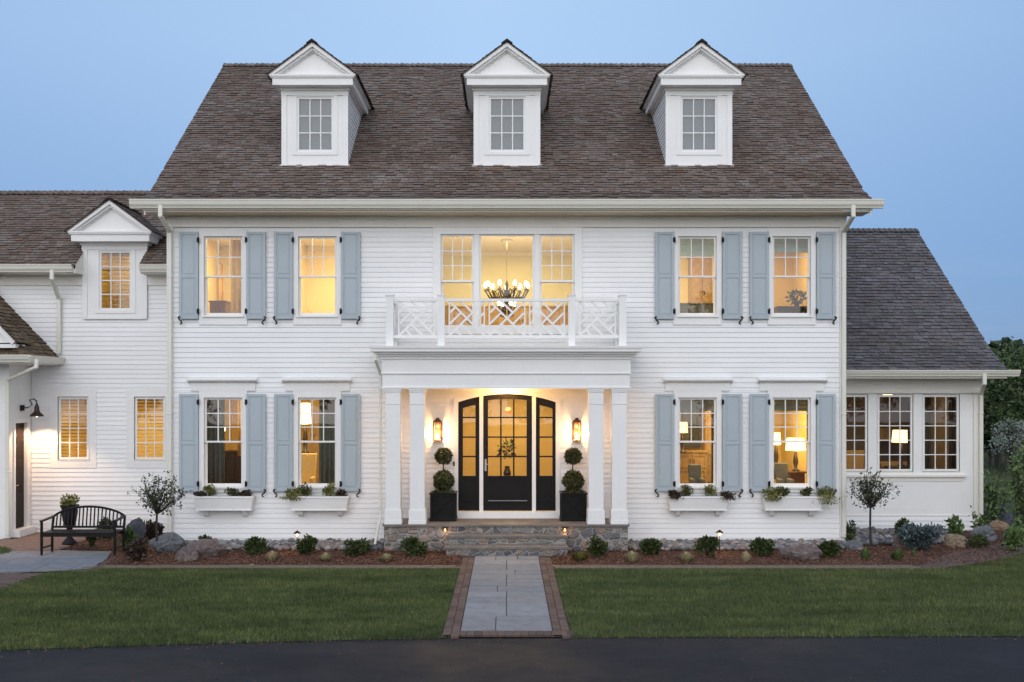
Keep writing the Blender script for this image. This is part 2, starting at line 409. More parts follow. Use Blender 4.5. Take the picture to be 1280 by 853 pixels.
# ------------------------------------------------------------------ lap siding, walls with openings
def lap(mb, fmap, urange, z0, z1, holes, expo=.104, lip=.02, mi=0):
    """sawtooth weather-boards; fmap(u, z, n) -> point, n outward; holes = (u0,u1,z0,z1)"""
    z = z0
    while z < z1 - .01:
        zt = min(z + expo, z1)
        cuts_z = sorted({z, zt} | {h[2] for h in holes if z < h[2] < zt} | {h[3] for h in holes if z < h[3] < zt})
        for a, b in zip(cuts_z[:-1], cuts_z[1:]):
            if b - a < .004: continue
            ua, ub = urange((a + b) / 2)
            if ub - ua < .03: continue
            iv = [(ua, ub)]
            for h in holes:
                if h[2] < (a + b) / 2 < h[3]:
                    nv = []
                    for p, q in iv:
                        if h[1] <= p or h[0] >= q: nv.append((p, q)); continue
                        if h[0] > p: nv.append((p, h[0]))
                        if h[1] < q: nv.append((h[1], q))
                    iv = nv
            fa = (a - z) / expo; fb = (b - z) / expo
            na = .006 + lip * (1 - fa); nb = .006 + lip * (1 - fb)
            for p, q in iv:
                # split long courses into boards with a butt joint
                segs = [p]; 
                while q - segs[-1] > 5.2: segs.append(segs[-1] + random.uniform(3.0, 4.6))
                segs.append(q)
                for s0, s1 in zip(segs[:-1], segs[1:]):
                    s1b = s1 - (.0015 if s1 < q else 0)
                    V = [fmap(s0, a, 0), fmap(s1b, a, 0), fmap(s1b, a, na), fmap(s0, a, na), fmap(s0, b, nb), fmap(s1b, b, nb)]
                    Fs = [(3, 2, 5, 4)]
                    if a == z: Fs.append((0, 1, 2, 3))
                    mb.add(V, Fs, mi)
        z = zt
def slab_wall(mb, fmap, u0, u1, z0, z1, holes, n0, n1, mi=0):
    us = sorted({u0, u1} | {min(max(h[i], u0), u1) for h in holes for i in (0, 1)})
    zs = sorted({z0, z1} | {min(max(h[i], z0), z1) for h in holes for i in (2, 3)})
    for a, b in zip(us[:-1], us[1:]):
        for c, d in zip(zs[:-1], zs[1:]):
            if b - a < 1e-4 or d - c < 1e-4: continue
            um, zm = (a + b) / 2, (c + d) / 2
            if any(h[0] < um < h[1] and h[2] < zm < h[3] for h in holes): continue
            mb.add([fmap(a, c, n1), fmap(b, c, n1), fmap(b, d, n1), fmap(a, d, n1)], [(0, 1, 2, 3)], mi)
            mb.add([fmap(a, c, n0), fmap(b, c, n0), fmap(b, d, n0), fmap(a, d, n0)], [(3, 2, 1, 0)], mi)
    for h in holes:
        q = [(h[0], h[2]), (h[1], h[2]), (h[1], h[3]), (h[0], h[3])]
        for i in range(4):
            p, r = q[i], q[(i + 1) % 4]
            mb.add([fmap(*p, n0), fmap(*r, n0), fmap(*r, n1), fmap(*p, n1)], [(0, 1, 2, 3)], mi)

# ------------------------------------------------------------------ shingled slope
def shingles(mb, prof, xr, expo=.112, wmin=.10, wmax=.24, mi=0, mb_butt=1, fx=None, rng=random, th=.022):
    """prof: list of (d, z) from eave to ridge; xr(d, z) -> (x0, x1); fx maps (x, d, z, lift) to a point"""
    P = [Vector((0, a, b)) for a, b in prof]
    seg = [(P[i + 1] - P[i]).length for i in range(len(P) - 1)]; tot = sum(seg)
    def at(s):
        s = max(-.06, min(s, tot + .02)); i = 0; t = s
        while i < len(seg) - 1 and t > seg[i]: t -= seg[i]; i += 1
        dr = (P[i + 1] - P[i]).normalized(); nrm = Vector((0, -dr.z, dr.y))
        return P[i] + dr * t, nrm
    if fx is None: fx = lambda x, p: (x, p.y, p.z)
    s = -.03; row = 0
    while s < tot - .02:
        p0, n0 = at(s); x0, x1 = xr(p0.y, p0.z)
        pm, _ = at(min(s + expo, tot)); xa, xb = xr(pm.y, pm.z)
        x = x0 - rng.uniform(0, wmax)
        while x < x1:
            w = rng.uniform(wmin, wmax); a = max(x, x0); b = min(x + w - .006, x1); x += w
            if b - a < .02: continue
            js = rng.uniform(-.012, .012); t = th * rng.uniform(.75, 1.45)
            lo, n = at(s + js); hi, nh = at(min(s + expo * 1.55, tot))
            L = lo + n * t; L0 = lo + n * .001; H = hi + nh * .003
            # clip the upper corners to the range there
            a2, b2 = max(a, min(b, xa)), min(b, max(a, xb))
            V = [fx(a, L), fx(b, L), fx(b2, H), fx(a2, H), fx(a, L0), fx(b, L0)]
            o = len(mb.v); mb.v += V
            mb.f.append([o, o + 1, o + 2, o + 3]); mb.m.append(mi)
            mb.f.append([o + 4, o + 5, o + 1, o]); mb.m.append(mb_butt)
        s += expo; row += 1
def ridge_caps(mb, x0, x1, d, z, slope, mi=0, mib=1, expo=.14, hw=.13):
    x = x0
    while x < x1:
        w = min(.2, x1 - x + .02); l0 = .045 + random.uniform(0, .012); l1 = .02
        for sg in (-1, 1):
            V = [(x, d, z + l0), (x + w, d, z + l1), (x + w, d + sg * hw, z + l1 - hw * slope), (x, d + sg * hw, z + l0 - hw * slope)]
            mb.add(V, [(0, 1, 2, 3) if sg < 0 else (3, 2, 1, 0)], mi)
        mb.add([(x, d, z + l0), (x, d - hw, z + l0 - hw * slope), (x, d - hw, z + l0 - hw * slope - .025), (x, d, z - .0), (x, d + hw, z + l0 - hw * slope - .025), (x, d + hw, z + l0 - hw * slope)], [(0, 1, 2, 3, 4, 5)], mib)
        mb.add([(x, d - hw, z + l0 - hw * slope), (x + w, d - hw, z + l1 - hw * slope), (x + w, d - hw, z - hw * slope - .01), (x, d - hw, z - hw * slope - .01)], [(3, 2, 1, 0)], mib)
        x += expo
# ================================================================== THE HOUSE
house = thing('white_house', 'large white clapboard house with dormered shingle roof, wings on both sides and columned porch', 'house', (0, 22, 0))
D0, DL, DR, DB = 22.0, 23.6, 24.0, 22.6      # front planes: main block, left wing, right wing, left bay
XL, XR = -7.08, 7.05
def fm(D): return lambda u, z, n: (u, D - n, z)
ROOMS = []

def grid(mb, x0, x1, z0, z1, c, r, y0, y1, w=.020):
    for i in range(1, c):
        x = x0 + (x1 - x0) * i / c; mb.box(x - w / 2, x + w / 2, y0, y1, z0, z1)
    for j in range(1, r):
        z = z0 + (z1 - z0) * j / r
        for i in range(c):
            a = x0 + (x1 - x0) * i / c + (w / 2 if i else 0); b = x0 + (x1 - x0) * (i + 1) / c - (w / 2 if i < c - 1 else 0)
            mb.box(a, b, y0 + .002, y1 - .002, z - w / 2, z + w / 2)
def ring(mb, x0, x1, z0, z1, w, y0, y1, wt=None, wb=None):
    wt = w if wt is None else wt; wb = w if wb is None else wb
    mb.box(x0, x0 + w, y0, y1, z0, z1); mb.box(x1 - w, x1, y0, y1, z0, z1)
    mb.box(x0 + w, x1 - w, y0, y1, z1 - wt, z1); mb.box(x0 + w, x1 - w, y0, y1, z0, z0 + wb)
def pane(x0, x1, z0, z1, y, parent, mat='glass'):
    return MB().add([(x0, y, z0), (x1, y, z0), (x1, y, z1), (x0, y, z1)], [(0, 1, 2, 3)]).build('pane', M[mat], parent)
def dh_window(x0, x1, z0, z1, zm, D, gu, gl=(1, 1), cas=(.1, .1, .12, .1), head=None):
    mb = MB(); a, b, t, o = cas
    mb.box(x0 - a, x0, D - .045, D + .01, z0 - o, z1 + t); mb.box(x1, x1 + b, D - .045, D + .01, z0 - o, z1 + t)
    mb.box(x0, x1, D - .045, D + .01, z1, z1 + t); mb.box(x0, x1, D - .04, D + .01, z0 - o, z0 - .035)
    mb.box(x0 - .03, x1 + .03, D - .075, D + .02, z0 - .035, z0)           # sill
    if head:
        h0, h1 = head
        mb.box(x0 - a - .17, x1 + b + .17, D - .05, D + .01, z1 + t, z1 + t + .16)
        mb.prism([(D - .045, z1 + t + .16), (D - .15, z1 + t + .215), (D - .15, z1 + t + .24), (D, z1 + t + .28), (D, z1 + t + .16)], x0 - a - .22, x1 + b + .22, 'x')
    w = mb.build('window', M['trim'], house)
    u = MB(); ring(u, x0, x1, zm - .02, z1, .042, D + .012, D + .048, wb=.036)
    grid(u, x0 + .042, x1 - .042, zm + .016, z1 - .042, *gu, D + .018, D + .042); u.build('upper_sash', M['trim'], w)
    l = MB(); ring(l, x0 + .002, x1 - .002, z0, zm + .012, .045, D + .052, D + .088, wt=.032, wb=.06)
    if gl != (1, 1): grid(l, x0 + .045, x1 - .045, z0 + .06, zm - .02, *gl, D + .058, D + .082)
    l.build('lower_sash', M['trim'], w)
    pane(x0 + .03, x1 - .03, zm, z1 - .03, D + .03, w); pane(x0 + .03, x1 - .03, z0 + .03, zm - .005, D + .07, w)
    return w
def fixed_window(x0, x1, z0, z1, D, g, cas=(.1, .1, .1, .1), sill=True, mat='glass'):
    mb = MB(); a, b, t, o = cas
    if max(cas) > 0:
        mb.box(x0 - a, x0, D - .024, D + .01, z0 - o, z1 + t); mb.box(x1, x1 + b, D - .024, D + .01, z0 - o, z1 + t)
        mb.box(x0, x1, D - .024, D + .01, z1, z1 + t); mb.box(x0, x1, D - .024, D + .01, z0 - o, z0); ring(mb, x0 - .012, x1 + .012, z0 - .012, z1 + .012, .012, D - .036, D - .0245)
    else: ring(mb, x0 - .012, x1 + .012, z0 - .012, z1 + .012, .012, D - .012, D + .02)
    w = mb.build('window', M['trim'], house)
    s = MB(); ring(s, x0 + .012, x1 - .012, z0 + .012, z1 - .012, .045, D + .012, D + .05)
    grid(s, x0 + .057, x1 - .057, z0 + .057, z1 - .057, *g, D + .018, D + .044); s.build('sash', M['trim'], w)
    pane(x0 + .04, x1 - .04, z0 + .04, z1 - .04, D + .034, w, mat)
    return w
def shutter(x0, x1, z0, z1, zm, D, hinge_right):
    mb = MB(); y0, y1 = D - .088, D - .052
    ring(mb, x0, x1, z0, z1, .058, y0, y1, .06, .075)
    mb.box(x0 + .058, x1 - .058, y0, y1, zm - .03, zm + .03)
    mb.box(x0 + .058, x1 - .058, y0 + .012, y1 - .002, z0 + .075, zm - .03); mb.box(x0 + .058, x1 - .058, y0 + .012, y1 - .002, zm + .03, z1 - .06)
    for a, b in ((z0 + .105, zm - .06), (zm + .06, z1 - .09)): mb.box(x0 + .088, x1 - .088, y0 + .005, y0 + .013, a, b)
    s = mb.build('shutter', M['shutter'], house, bevel=.004)
    hx = x1 if hinge_right else x0; sg = 1 if hinge_right else -1
    for z in (z1 - .17, z0 + .16):
        h = MB(); h.box(hx - .026, hx + .026, y0 - .008, y0 - .001, z - .045, z + .045); h.tube([(hx + sg * .012, y0 - .012, z - .06), (hx + sg * .012, y0 - .012, z + .06)], .014, 6)
        h.build('hinge', M['iron'], s)
    fx_ = x0 + .03 if hinge_right else x1 - .03; pts = []
    for i in range(15):
        t = i / 14 * 2 * math.pi; pts.append((fx_ + sg * -.036 * math.sin(t), y0 - .022, z0 - .03 + .075 * math.cos(t / 2)))
    d = MB(); d.tube(pts, .0145, 6); d.tube([(fx_, y0 - .02, z0 - .03), (fx_, D - .01, z0 - .03)], .008, 6); d.build('shutter_dog', M['iron'], s)
def room(x0, x1, y0, y1, z0, z1, wall='cream', floor='woodfloor', ceil='ceil'):
    mb = MB(); V = [(x, y, z) for z in (z0, z1) for y in (y0, y1) for x in (x0, x1)]
    mb.add(V, [(0, 1, 3, 2)], 1); mb.add(V, [(4, 6, 7, 5)], 2)
    mb.add(V, [(2, 3, 7, 6), (0, 2, 6, 4), (1, 5, 7, 3)], 0)
    t = .09
    for a, b in (((x0 + .02, y1 - .02), (x1 - .02, y1)),): mb.box(a[0], b[0], a[1], b[1] - .002, z0 + .002, z0 + .14, 2); mb.box(a[0], b[0], y1 - .05, y1 - .002, z1 - .10, z1 - .002, 2)
    return mb.build('interior_wall', [M[wall], M[floor], M[ceil]], house)
def lamp_light(x, y, z, w, r=.08, col=(1, .66, .30)):
    l = bpy.data.lights.new('lamp_light', 'POINT'); l.energy = w; l.color = col; l.shadow_soft_size = r
    o = bpy.data.objects.new('lamp_light', l); o.location = (x, y, z); COL.objects.link(o); return o
def ceiling_light(x, y, z, w, sx, sy, col=(1, .76, .36)):
    l = bpy.data.lights.new('ceiling_lamp_light', 'AREA'); l.shape = 'RECTANGLE'; l.size = sx; l.size_y = sy; l.energy = w; l.color = col
    o = bpy.data.objects.new('ceiling_lamp_light', l); o.location = (x, y, z); COL.objects.link(o); return o
def spout(pts, w=.085, h=.065, name='downspout'):
    mb = MB()
    for a, b in zip(pts[:-1], pts[1:]):
        v = (Vector(b) - Vector(a)).normalized() * .02
        mb.bar(Vector(a) - v, Vector(b) + v, w, h, up=(0, 1, 0) if abs(v.z) > .012 else (0, 0, 1))
    for a, b in zip(pts[:-1], pts[1:]):
        if abs(a[2] - b[2]) > 1.5 and a[0] == b[0]:
            for t in (.15, .6): z = a[2] + (b[2] - a[2]) * t; mb.box(a[0] - w / 2 - .008, a[0] + w / 2 + .008, a[1] - h / 2 - .006, a[1] + h / 2 + .03, z, z + .03)
    return mb.build(name, M['gutter'], house, bevel=.008)
def gutter(x0, x1, y_back, z0, z1):
    p = [(y_back, z0), (y_back - .075, z0), (y_back - .085, z0 + .03), (y_back - .115, z0 + .07), (y_back - .13, z1 - .03), (y_back - .14, z1 - .02), (y_back - .14, z1), (y_back - .12, z1), (y_back - .12, z1 - .03), (y_back - .02, z1 - .04), (y_back - .02, z1), (y_back, z1)]
    return MB().prism(p, x0, x1, 'x').build('gutter', M['gutter'], house)

# ---------------- openings of the main front
def pxw(l, r, t, b, D): return (X(l, D), X(r, D), Z(b, D), Z(t, D))
up_z = (4.735, 6.385); lo_z = (1.175, 3.03)
W2 = [(255.4, 303.6), (373, 421), (847.6, 895.4), (965.4, 1013)]
SH = [((225.3, 249), (309, 333)), ((343.6, 367), (427, 450.8)), ((818.3, 842), (902.6, 926.6)), ((936, 960), (1019.6, 1043))]
holes = []; sid = []
for l, r in W2:
    for z0, z1 in (up_z, lo_z): holes.append((X(l, D0), X(r, D0), z0, z1))
for i, (l, r) in enumerate(W2):
    a, b = X(l, D0), X(r, D0)
    sid.append((a - .1, b + .1, up_z[0] - .19, up_z[1] + .14)); sid.append((a - .1, b + .1, lo_z[0] - .12, lo_z[1] + .14))
    sid.append((a - .27, b + .27, lo_z[1] + .14, lo_z[1] + .28))
tri = (X(551, D0), X(718, D0), 4.5, 6.43); holes.append(tri); sid.append((tri[0] - .16, tri[1] + .16, 4.35, 6.6))
AX, AH, AZC = -.005, 1.015, 3.105; AR = (AH ** 2 + .172 ** 2) / (2 * .172)
def arch(x): return AZC - (AR - math.sqrt(max(AR * AR - (x - AX) ** 2, 0)))
holes.append((AX - AH, AX + AH, .53, AZC))
NA = 14
for i in range(NA):
    a = AX - AH - .075 + (2 * AH + .15) * i / NA; b = a + (2 * AH + .15) / NA
    sid.append((a, b, .5, arch(max(AX - AH, min(AX + AH, (a + b) / 2))) + .07))
mb = MB(); slab_wall(mb, fm(D0), XL, XR, 0, 6.9, holes, -.16, 0); mb.build('wall', M['trim'], house)
mb = MB(); lap(mb, fm(D0), lambda z: (XL + .13, XR - .13), .0, 6.6, sid, .1045, .0135); mb.build('siding', M['siding'], house)
mb = MB()
for a, b in ((XL, XL + .13), (XR - .13, XR)): MB().box(a, b, D0 - .045, D0 + .01, 0.0, 6.575).build('corner_board', M['trim'], house)
mb2 = MB(); mb2.box(XL, XR, D0 - .055, D0 + .01, 6.6, 6.8); mb2.box(XL, XR, D0 - .085, D0 - .055, 6.735, 6.8); mb2.box(XL, XR, D0 - .068, D0 + .0, 6.575, 6.6); mb2.build('frieze', M['frieze'], house)
# windows + shutters
for i, (l, r) in enumerate(W2):
    a, b = X(l, D0), X(r, D0)
    dh_window(a, b, *up_z, Z(345.7, D0), D0, (3, 2), cas=(.1, .1, .14, .19))
    dh_window(a, b, *lo_z, Z(552.3, D0), D0, (3, 3), cas=(.1, .1, .14, .12), head=(1, 1))
    for j, (s0, s1) in enumerate(SH[i]):
        shutter(X(s0, D0), X(s1, D0), Z(399.3, D0), Z(290.6, D0), Z(346.4, D0), D0, j == 0)
        shutter(X(s0, D0), X(s1, D0), Z(614.2, D0), Z(492.6, D0), Z(554.3, D0), D0, j == 0)
# triple window
mb = MB(); x0, x1, z0, z1 = tri
mb.box(x0 - .16, x0, D0 - .045, D0 + .01, z0 - .15, z1 + .17); mb.box(x1, x1 + .16, D0 - .045, D0 + .01, z0 - .15, z1 + .17)
mb.box(x0, x1, D0 - .045, D0 + .01, z1, z1 + .17); mb.box(x0, x1, D0 - .06, D0 + .01, z0 - .15, z0)
c0, c1 = X(599, D0), X(668, D0); m0, m1 = X(592.5, D0), X(674.5, D0)
mb.box(m0, c0, D0 - .03, D0 + .09, z0, z1); mb.box(c1, m1, D0 - .03, D0 + .09, z0, z1)
w3 = mb.build('window', M['trim'], house)
for a, b in ((x0, m0), (m1, x1)):
    zm = Z(351.6, D0); u = MB(); ring(u, a, b, zm - .02, z1, .042, D0 + .012, D0 + .048); grid(u, a + .042, b - .042, zm + .022, z1 - .042, 3, 3, D0 + .018, D0 + .042); u.build('upper_sash', M['trim'], w3)
    u = MB(); ring(u, a + .002, b - .002, z0, zm + .012, .042, D0 + .052, D0 + .088); u.build('lower_sash', M['trim'], w3)
    pane(a + .03, b - .03, zm, z1 - .03, D0 + .03, w3); pane(a + .03, b - .03, z0 + .03, zm, D0 + .07, w3)
u = MB(); ring(u, c0, c1, z0, z1, .04, D0 + .012, D0 + .05); u.build('sash', M['trim'], w3); pane(c0 + .03, c1 - .03, z0 + .03, z1 - .03, D0 + .03, w3)

# ---------------- flower boxes
BOX = []
for i, (l, r) in enumerate(((242, 316), (361, 435.5), (835.5, 911.5), (954.5, 1030))):
    a, b = X(l, 21.72), X(r, 21.72); z0, z1 = Z(637.5, 21.72), Z(620.5, 21.72); yf, yb = 21.70, 21.965
    mb = MB(); w = .022
    mb.hexa([(a + .05, yf + .05, z0), (b - .05, yf + .05, z0), (b - .05, yb, z0), (a + .05, yb, z0), (a + .012, yf + .012, z1 - .04), (b - .012, yf + .012, z1 - .04), (b - .012, yb, z1 - .04), (a + .012, yb, z1 - .04)])
    mb.box(a, b, yf, yf + w, z1 - .04, z1); mb.box(a, b, yb - w, yb, z1 - .04, z1); mb.box(a, a + w, yf + w, yb - w, z1 - .04, z1); mb.box(b - w, b, yf + w, yb - w, z1 - .04, z1)
    mb.box(a + .03, b - .03, yf + .035, yb + .002, z0 - .02, z0)
    fb = mb.build('window_box', M['trim'], house)
    MB().box(a + w + .001, b - w - .001, yf + w + .001, yb - w - .001, z1 - .0395, z1 - .015).build('soil', M['soil'], fb)
    for x in (a + .17, b - .25): MB().prism([(yf + .1, z0 - .02), (yb, z0 - .02), (yb, z0 - .17), (yf + .16, z0 - .12)], x, x + .09, 'x').build('bracket', M['trim'], fb)
    BOX.append((a, b, yf, yb, z1))

# ---------------- main roof
MP = [(21.38, 7.03), (21.9, 7.30), (27.58, 11.675)]
def main_roof_d(z): return 21.9 + (z - 7.3) / .7703
RL, RRr = -7.40, 7.41
mb = MB(); shingles(mb, MP, lambda d, z: (RL, RRr))
ridge_caps(mb, RL, RRr, 27.58, 11.69, .77)
pf = [(21.40, 7.0), (21.9, 7.28), (27.58, 11.65), (33.26, 7.28), (33.8, 7.0), (33.8, 6.9), (27.58, 11.5), (21.40, 6.9)]
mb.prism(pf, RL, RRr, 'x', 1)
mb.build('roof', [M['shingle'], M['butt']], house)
mb = MB()
for x in (RL + .03, RRr - .055): mb.prism([(21.42, 6.74), (21.42, 6.96), (21.9, 7.23), (27.58, 11.60), (33.26, 7.23), (33.7, 6.96), (33.7, 6.74), (27.58, 11.38)], x, x + .03, 'x')
mb.box(RL, RRr, 21.40, 21.43, 6.83, 6.985)
mb.build('fascia', M['gutter'], house)
MB().box(RL + .03, RRr - .03, 21.43, D0 - .02, 6.80, 6.825).build('soffit', M['soffit'], house)
gutter(-7.62, 7.60, 21.40, 6.86, 7.035)
gutter(-16, -9.49, 23.12, 5.76, 5.925); gutter(-8.02, XL - .001, 23.12, 5.76, 5.925)
gutter(XR + .005, 11.27, 23.30, 3.49, 3.63)
# gable ends and back of the main block
mb = MB()
for x in (XL, XR - .16): mb.prism([(D0 + .16, 0), (33.16, 0), (33.16, 7.2), (27.58, 11.45), (D0 + .16, 7.2)], x, x + .16, 'x')
mb.box(XL + .16, XR - .16, 33.0, 33.16, 0, 7.1)
mb.build('side_wall', M['siding'], house)

# ---------------- dormers
def dormer(xc, D, zb, zc, win, g, roof_d, lit=False, mat='shingle'):
    """zc = underside of the cornice; win = (x0,x1,z0,z1)"""
    dm = thing('dormer', None, None, (xc, D, zb), parent=house)
    h = .71; yb = lambda z: roof_d(z) + .25
    x0, x1, z0, z1 = win
    mb = MB(); slab_wall(mb, fm(D), xc - h, xc + h, zb, zc, [win], -.1, 0)
    fr = D - .02
    mb.box(xc - h - .012, xc - h + .10, fr, D + .0, zb + .001, zc - .13); mb.box(xc + h - .10, xc + h + .012, fr, D + .0, zb + .001, zc - .13)
    mb.box(xc - h - .02, xc + h + .02, D - .028, D, zc - .13, zc - .001)
    ring(mb, x0 - .10, x1 + .10, z0 - .08, z1 + .10, .09, D - .016, D - .0, .09, .07)
    if not lit:
        mb.box(xc - h - .05, xc + h + .05, D - .05, D + .02, zb - .035, zb + .001)
    else:
        mb.box(xc - h - .001, xc + h + .001, D - .012, D, zb - .03, zb + .03)
    mb.build('dormer_wall', M['trim'], dm)
    for sg in (-1, 1):
        mb = MB()
        f = (lambda s: lambda u, z, n: (xc + s * (h + n), u, z))(sg)
        if not lit: mb.add([(xc + sg * (h - .01), D + .0, zb), (xc + sg * (h - .01), D, zc), (xc + sg * (h - .01), yb(zc), zc), (xc + sg * (h - .01), yb(zb), zb)], [(0, 1, 2, 3)])
        if not lit: lap(mb, f, lambda z: (D + .0, roof_d(z) + .06), zb + .02, zc - .05, [], .1, .018)
        if lit: mb.add([(xc + sg * h, D, 5.75), (xc + sg * h, D, zc), (xc + sg * h, yb(zc), zc), (xc + sg * h, D + .2, 5.75)], [(0, 1, 2, 3)])
        mb.build('cheek', M['siding'], dm)
    # cornice and pediment
    mb = MB(); zt = zc + .235
    for o, fo, a, b in ((.045, .07, zc - .035, zc + .02), (.15, .28, zc + .02, zc + .17), (.19, .31, zc + .17, zc + .20), (.215, .33, zc + .20, zt)):
        mb.box(xc - h - o, xc + h + o, D - fo, yb(zc) + .6, a, b)
    hw = h + .215; rise = .68; sl = rise / hw
    mb.prism([(xc - hw + .10, zt), (xc + hw - .10, zt), (xc, zt + rise - .08)], D - .17, D + .6, 'y')
    for sg in (-1, 1):
        for o, w, fo in ((.0, .085, .33), (.085, .055, .27), (.14, .03, .21)):
            q = [(xc + sg * (hw - o / sl * .9), zt + .001), (xc + sg * (hw - (o + w) / sl * .9), zt + .001), (xc, zt + rise - o - w), (xc, zt + rise - o)]
            mb.prism(q, D - fo, D - .1, 'y')
    mb.build('pediment', M['trim'], dm)
    mb = MB(); ov = .03
    for sg in (-1, 1):
        fx = (lambda s: lambda x, p: (xc + s * (hw + ov - p.y), x, p.z))(sg)
        prof = [(0, zt - .005), (hw + ov, zt + rise + .025)]
        shingles(mb, prof, lambda u, z: (D - .37, max(D - .2, roof_d(z) + .12)), fx=fx, mi=0, th=.014)
        q = [(xc + sg * (hw + ov), zt - .022), (xc + sg * (hw + ov), zt - .008), (xc, zt + rise + .02), (xc, zt + rise + .006)]
        mb.prism(q, D - .36, D + .2, 'y', 0)
        mb.add([(xc + sg * (hw + ov), D + .2, zt - .015), (xc + sg * (hw + ov), roof_d(zt) + .2, zt - .015), (xc, roof_d(zt + rise) + .2, zt + rise + .01), (xc, D + .2, zt + rise + .01)], [(0, 1, 2, 3)], 1)
    yy = D - .39; ye = roof_d(zt + rise) + .1; k = 0
    while yy < ye:
        for sg in (-1, 1):
            t = zt + rise + .045 + (k % 2) * .012
            mb.add([(xc, yy, t + .02), (xc + sg * .12, yy, t + .02 - .088), (xc + sg * .12, yy + .2, t - .088), (xc, yy + .2, t)], [(0, 1, 2, 3)], 1 if k == 0 else 0)
        t = zt + rise + .045
        mb.add([(xc, yy, t + .02), (xc + .12, yy, t - .068), (xc + .12, yy, t - .10), (xc, yy, t - .03), (xc - .12, yy, t - .10), (xc - .12, yy, t - .068)], [(0, 1, 2, 3, 4, 5)], 1)
        yy += .15; k += 1
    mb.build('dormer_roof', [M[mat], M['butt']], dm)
    s = MB(); ring(s, x0, x1, z0, z1, .04, D + .01, D + .05); grid(s, x0 + .04, x1 - .04, z0 + .04, z1 - .04, *g, D + .016, D + .044, .022); s.build('window', M['trim'], dm)
    pane(x0 + .03, x1 - .03, z0 + .03, z1 - .03, D + .03, dm, 'glass' if lit else 'glass_dark')
    if not lit: MB().box(x0 - .04, x1 + .04, D + .10, D + .12, z0 - .04, z1 + .04).build('blind', M['atticshade'], dm)
    return dm
for xc in (-4.165, -.005, 4.15):
    dormer(xc, 22.88, 8.06, 9.70, (xc - .385, xc + .395, 8.36, 9.535), (3, 3), main_roof_d)
LP = [(23.09, 5.925), (25.9, 8.03)]
def left_roof_d(z): return 23.1 + (z - 5.93) / .75
dormer(-8.75, 23.55, 4.80, 6.45, (X(125.5, DL), X(165, DL), 4.98, 6.29), (3, 4), left_roof_d, lit=True)

# ---------------- left wing
lw = [pxw(72.5, 111.3, 496, 575, DL), pxw(168, 207, 496, 575, DL)]
dmw = (X(125.5, DL), X(165, DL), 4.98, 6.29)
sidl = [(a - .17, b + .17, c - .18, d + .17) for a, b, c, d in lw] + [(-8.75 - .71, -8.75 + .71, 4.8, 6.6)]
mb = MB(); slab_wall(mb, fm(DL), -16, XL + .02, 0, 5.9, lw + [(dmw[0] - .1, dmw[1] + .1, dmw[2] - .1, 5.9)], -.16, 0); mb.build('wall', M['trim'], house)
mb = MB(); lap(mb, fm(DL), lambda z: (-10.62 if z < 3.8 else -15.9, XL), 0.0, 5.53, sidl, .1045, .0135); mb.build('siding', M['siding'], house)
mb = MB()
for a, b in ((-16, -9.46), (-8.04, XL)): mb.box(a, b, DL - .05, DL + .01, 5.53, 5.75); mb.box(a, b, 23.13, DL, 5.75, 5.772); mb.box(a, b, 23.12, 23.14, 5.75, 5.91)
for a in (-9.48, -8.052): mb.prism([(23.13, 5.75), (23.13, 5.93), (23.70, 6.37), (23.70, 5.75)], a, a + .03, 'x')
mb.build('frieze', M['frieze'], house)
for w in lw: fixed_window(*w, DL, (3, 4), cas=(.17, .17, .17, .18))
mb = MB()
shingles(mb, [(23.09, 5.925), (23.72, 6.395)], lambda d, z: (-16, -9.45)); shingles(mb, [(23.09, 5.925), (23.72, 6.395)], lambda d, z: (-8.05, XL))
shingles(mb, [(23.70, 6.38), (25.9, 8.03)], lambda d, z: (-16, XL)); ridge_caps(mb, -16, XL, 25.9, 8.045, .75)
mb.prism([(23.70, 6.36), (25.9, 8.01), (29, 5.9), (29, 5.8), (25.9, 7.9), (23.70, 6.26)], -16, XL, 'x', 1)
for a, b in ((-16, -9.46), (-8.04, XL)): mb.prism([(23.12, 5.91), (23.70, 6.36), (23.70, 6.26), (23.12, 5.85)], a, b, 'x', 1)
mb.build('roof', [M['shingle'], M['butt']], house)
mb = MB(); mb.box(-16, XL, 28.4, 28.55, 0, 6.2); mb.prism([(23.62, 0), (28.4, 0), (28.4, 6.1), (25.9, 7.85), (23.62, 6.1)], -16.0, -15.85, 'x'); mb.box(-16.0, -15.9, 22.76, 23.62, 0, 3.75); mb.build('side_wall', M['siding'], house)

# ---------------- bay at the far left with its hipped roof and side door
BX = -10.64; EX, EY, EZ, PS = -10.0, 21.88, 3.91, 1.04
mb = MB(); mb.box(-16, BX - .14, DB - .02, DB + .14, 0.0, 3.8)
for z in (.5, 1.1, 1.7, 2.3, 2.9): mb.box(-16, BX - .14, DB - .03, DB - .02, z, z + .012)
mb.build('bay_wall', M['trim'], house)
mb = MB(); mb.box(BX - .14, BX, DB - .045, DB + .14, 0.02, 3.8)
mb.build('corner_trim', M['trim'], house)
dy0, dy1, dz0, dz1 = 22.80, 23.36, .17, 2.47
fside = lambda u, z, n: (BX + n, u, z)
mb = MB(); slab_wall(mb, fside, DB + .14, DL, 0, 3.8, [(dy0, dy1, dz0, dz1)], -.14, 0); mb.build('wall', M['trim'], house)
mb = MB()
mb.box(BX, BX + .03, dy0 - .06, dy0, 0.02, dz1 + .10); mb.box(BX, BX + .03, dy1, dy1 + .13, 0.02, dz1 + .10); mb.box(BX, BX + .03, dy0, dy1, dz1, dz1 + .10)
mb.build('door_casing', M['trim'], house)
mb = MB(); mb.box(BX - .09, BX - .05, dy0 + .002, dy1 - .002, dz0 + .01, dz1 - .002)
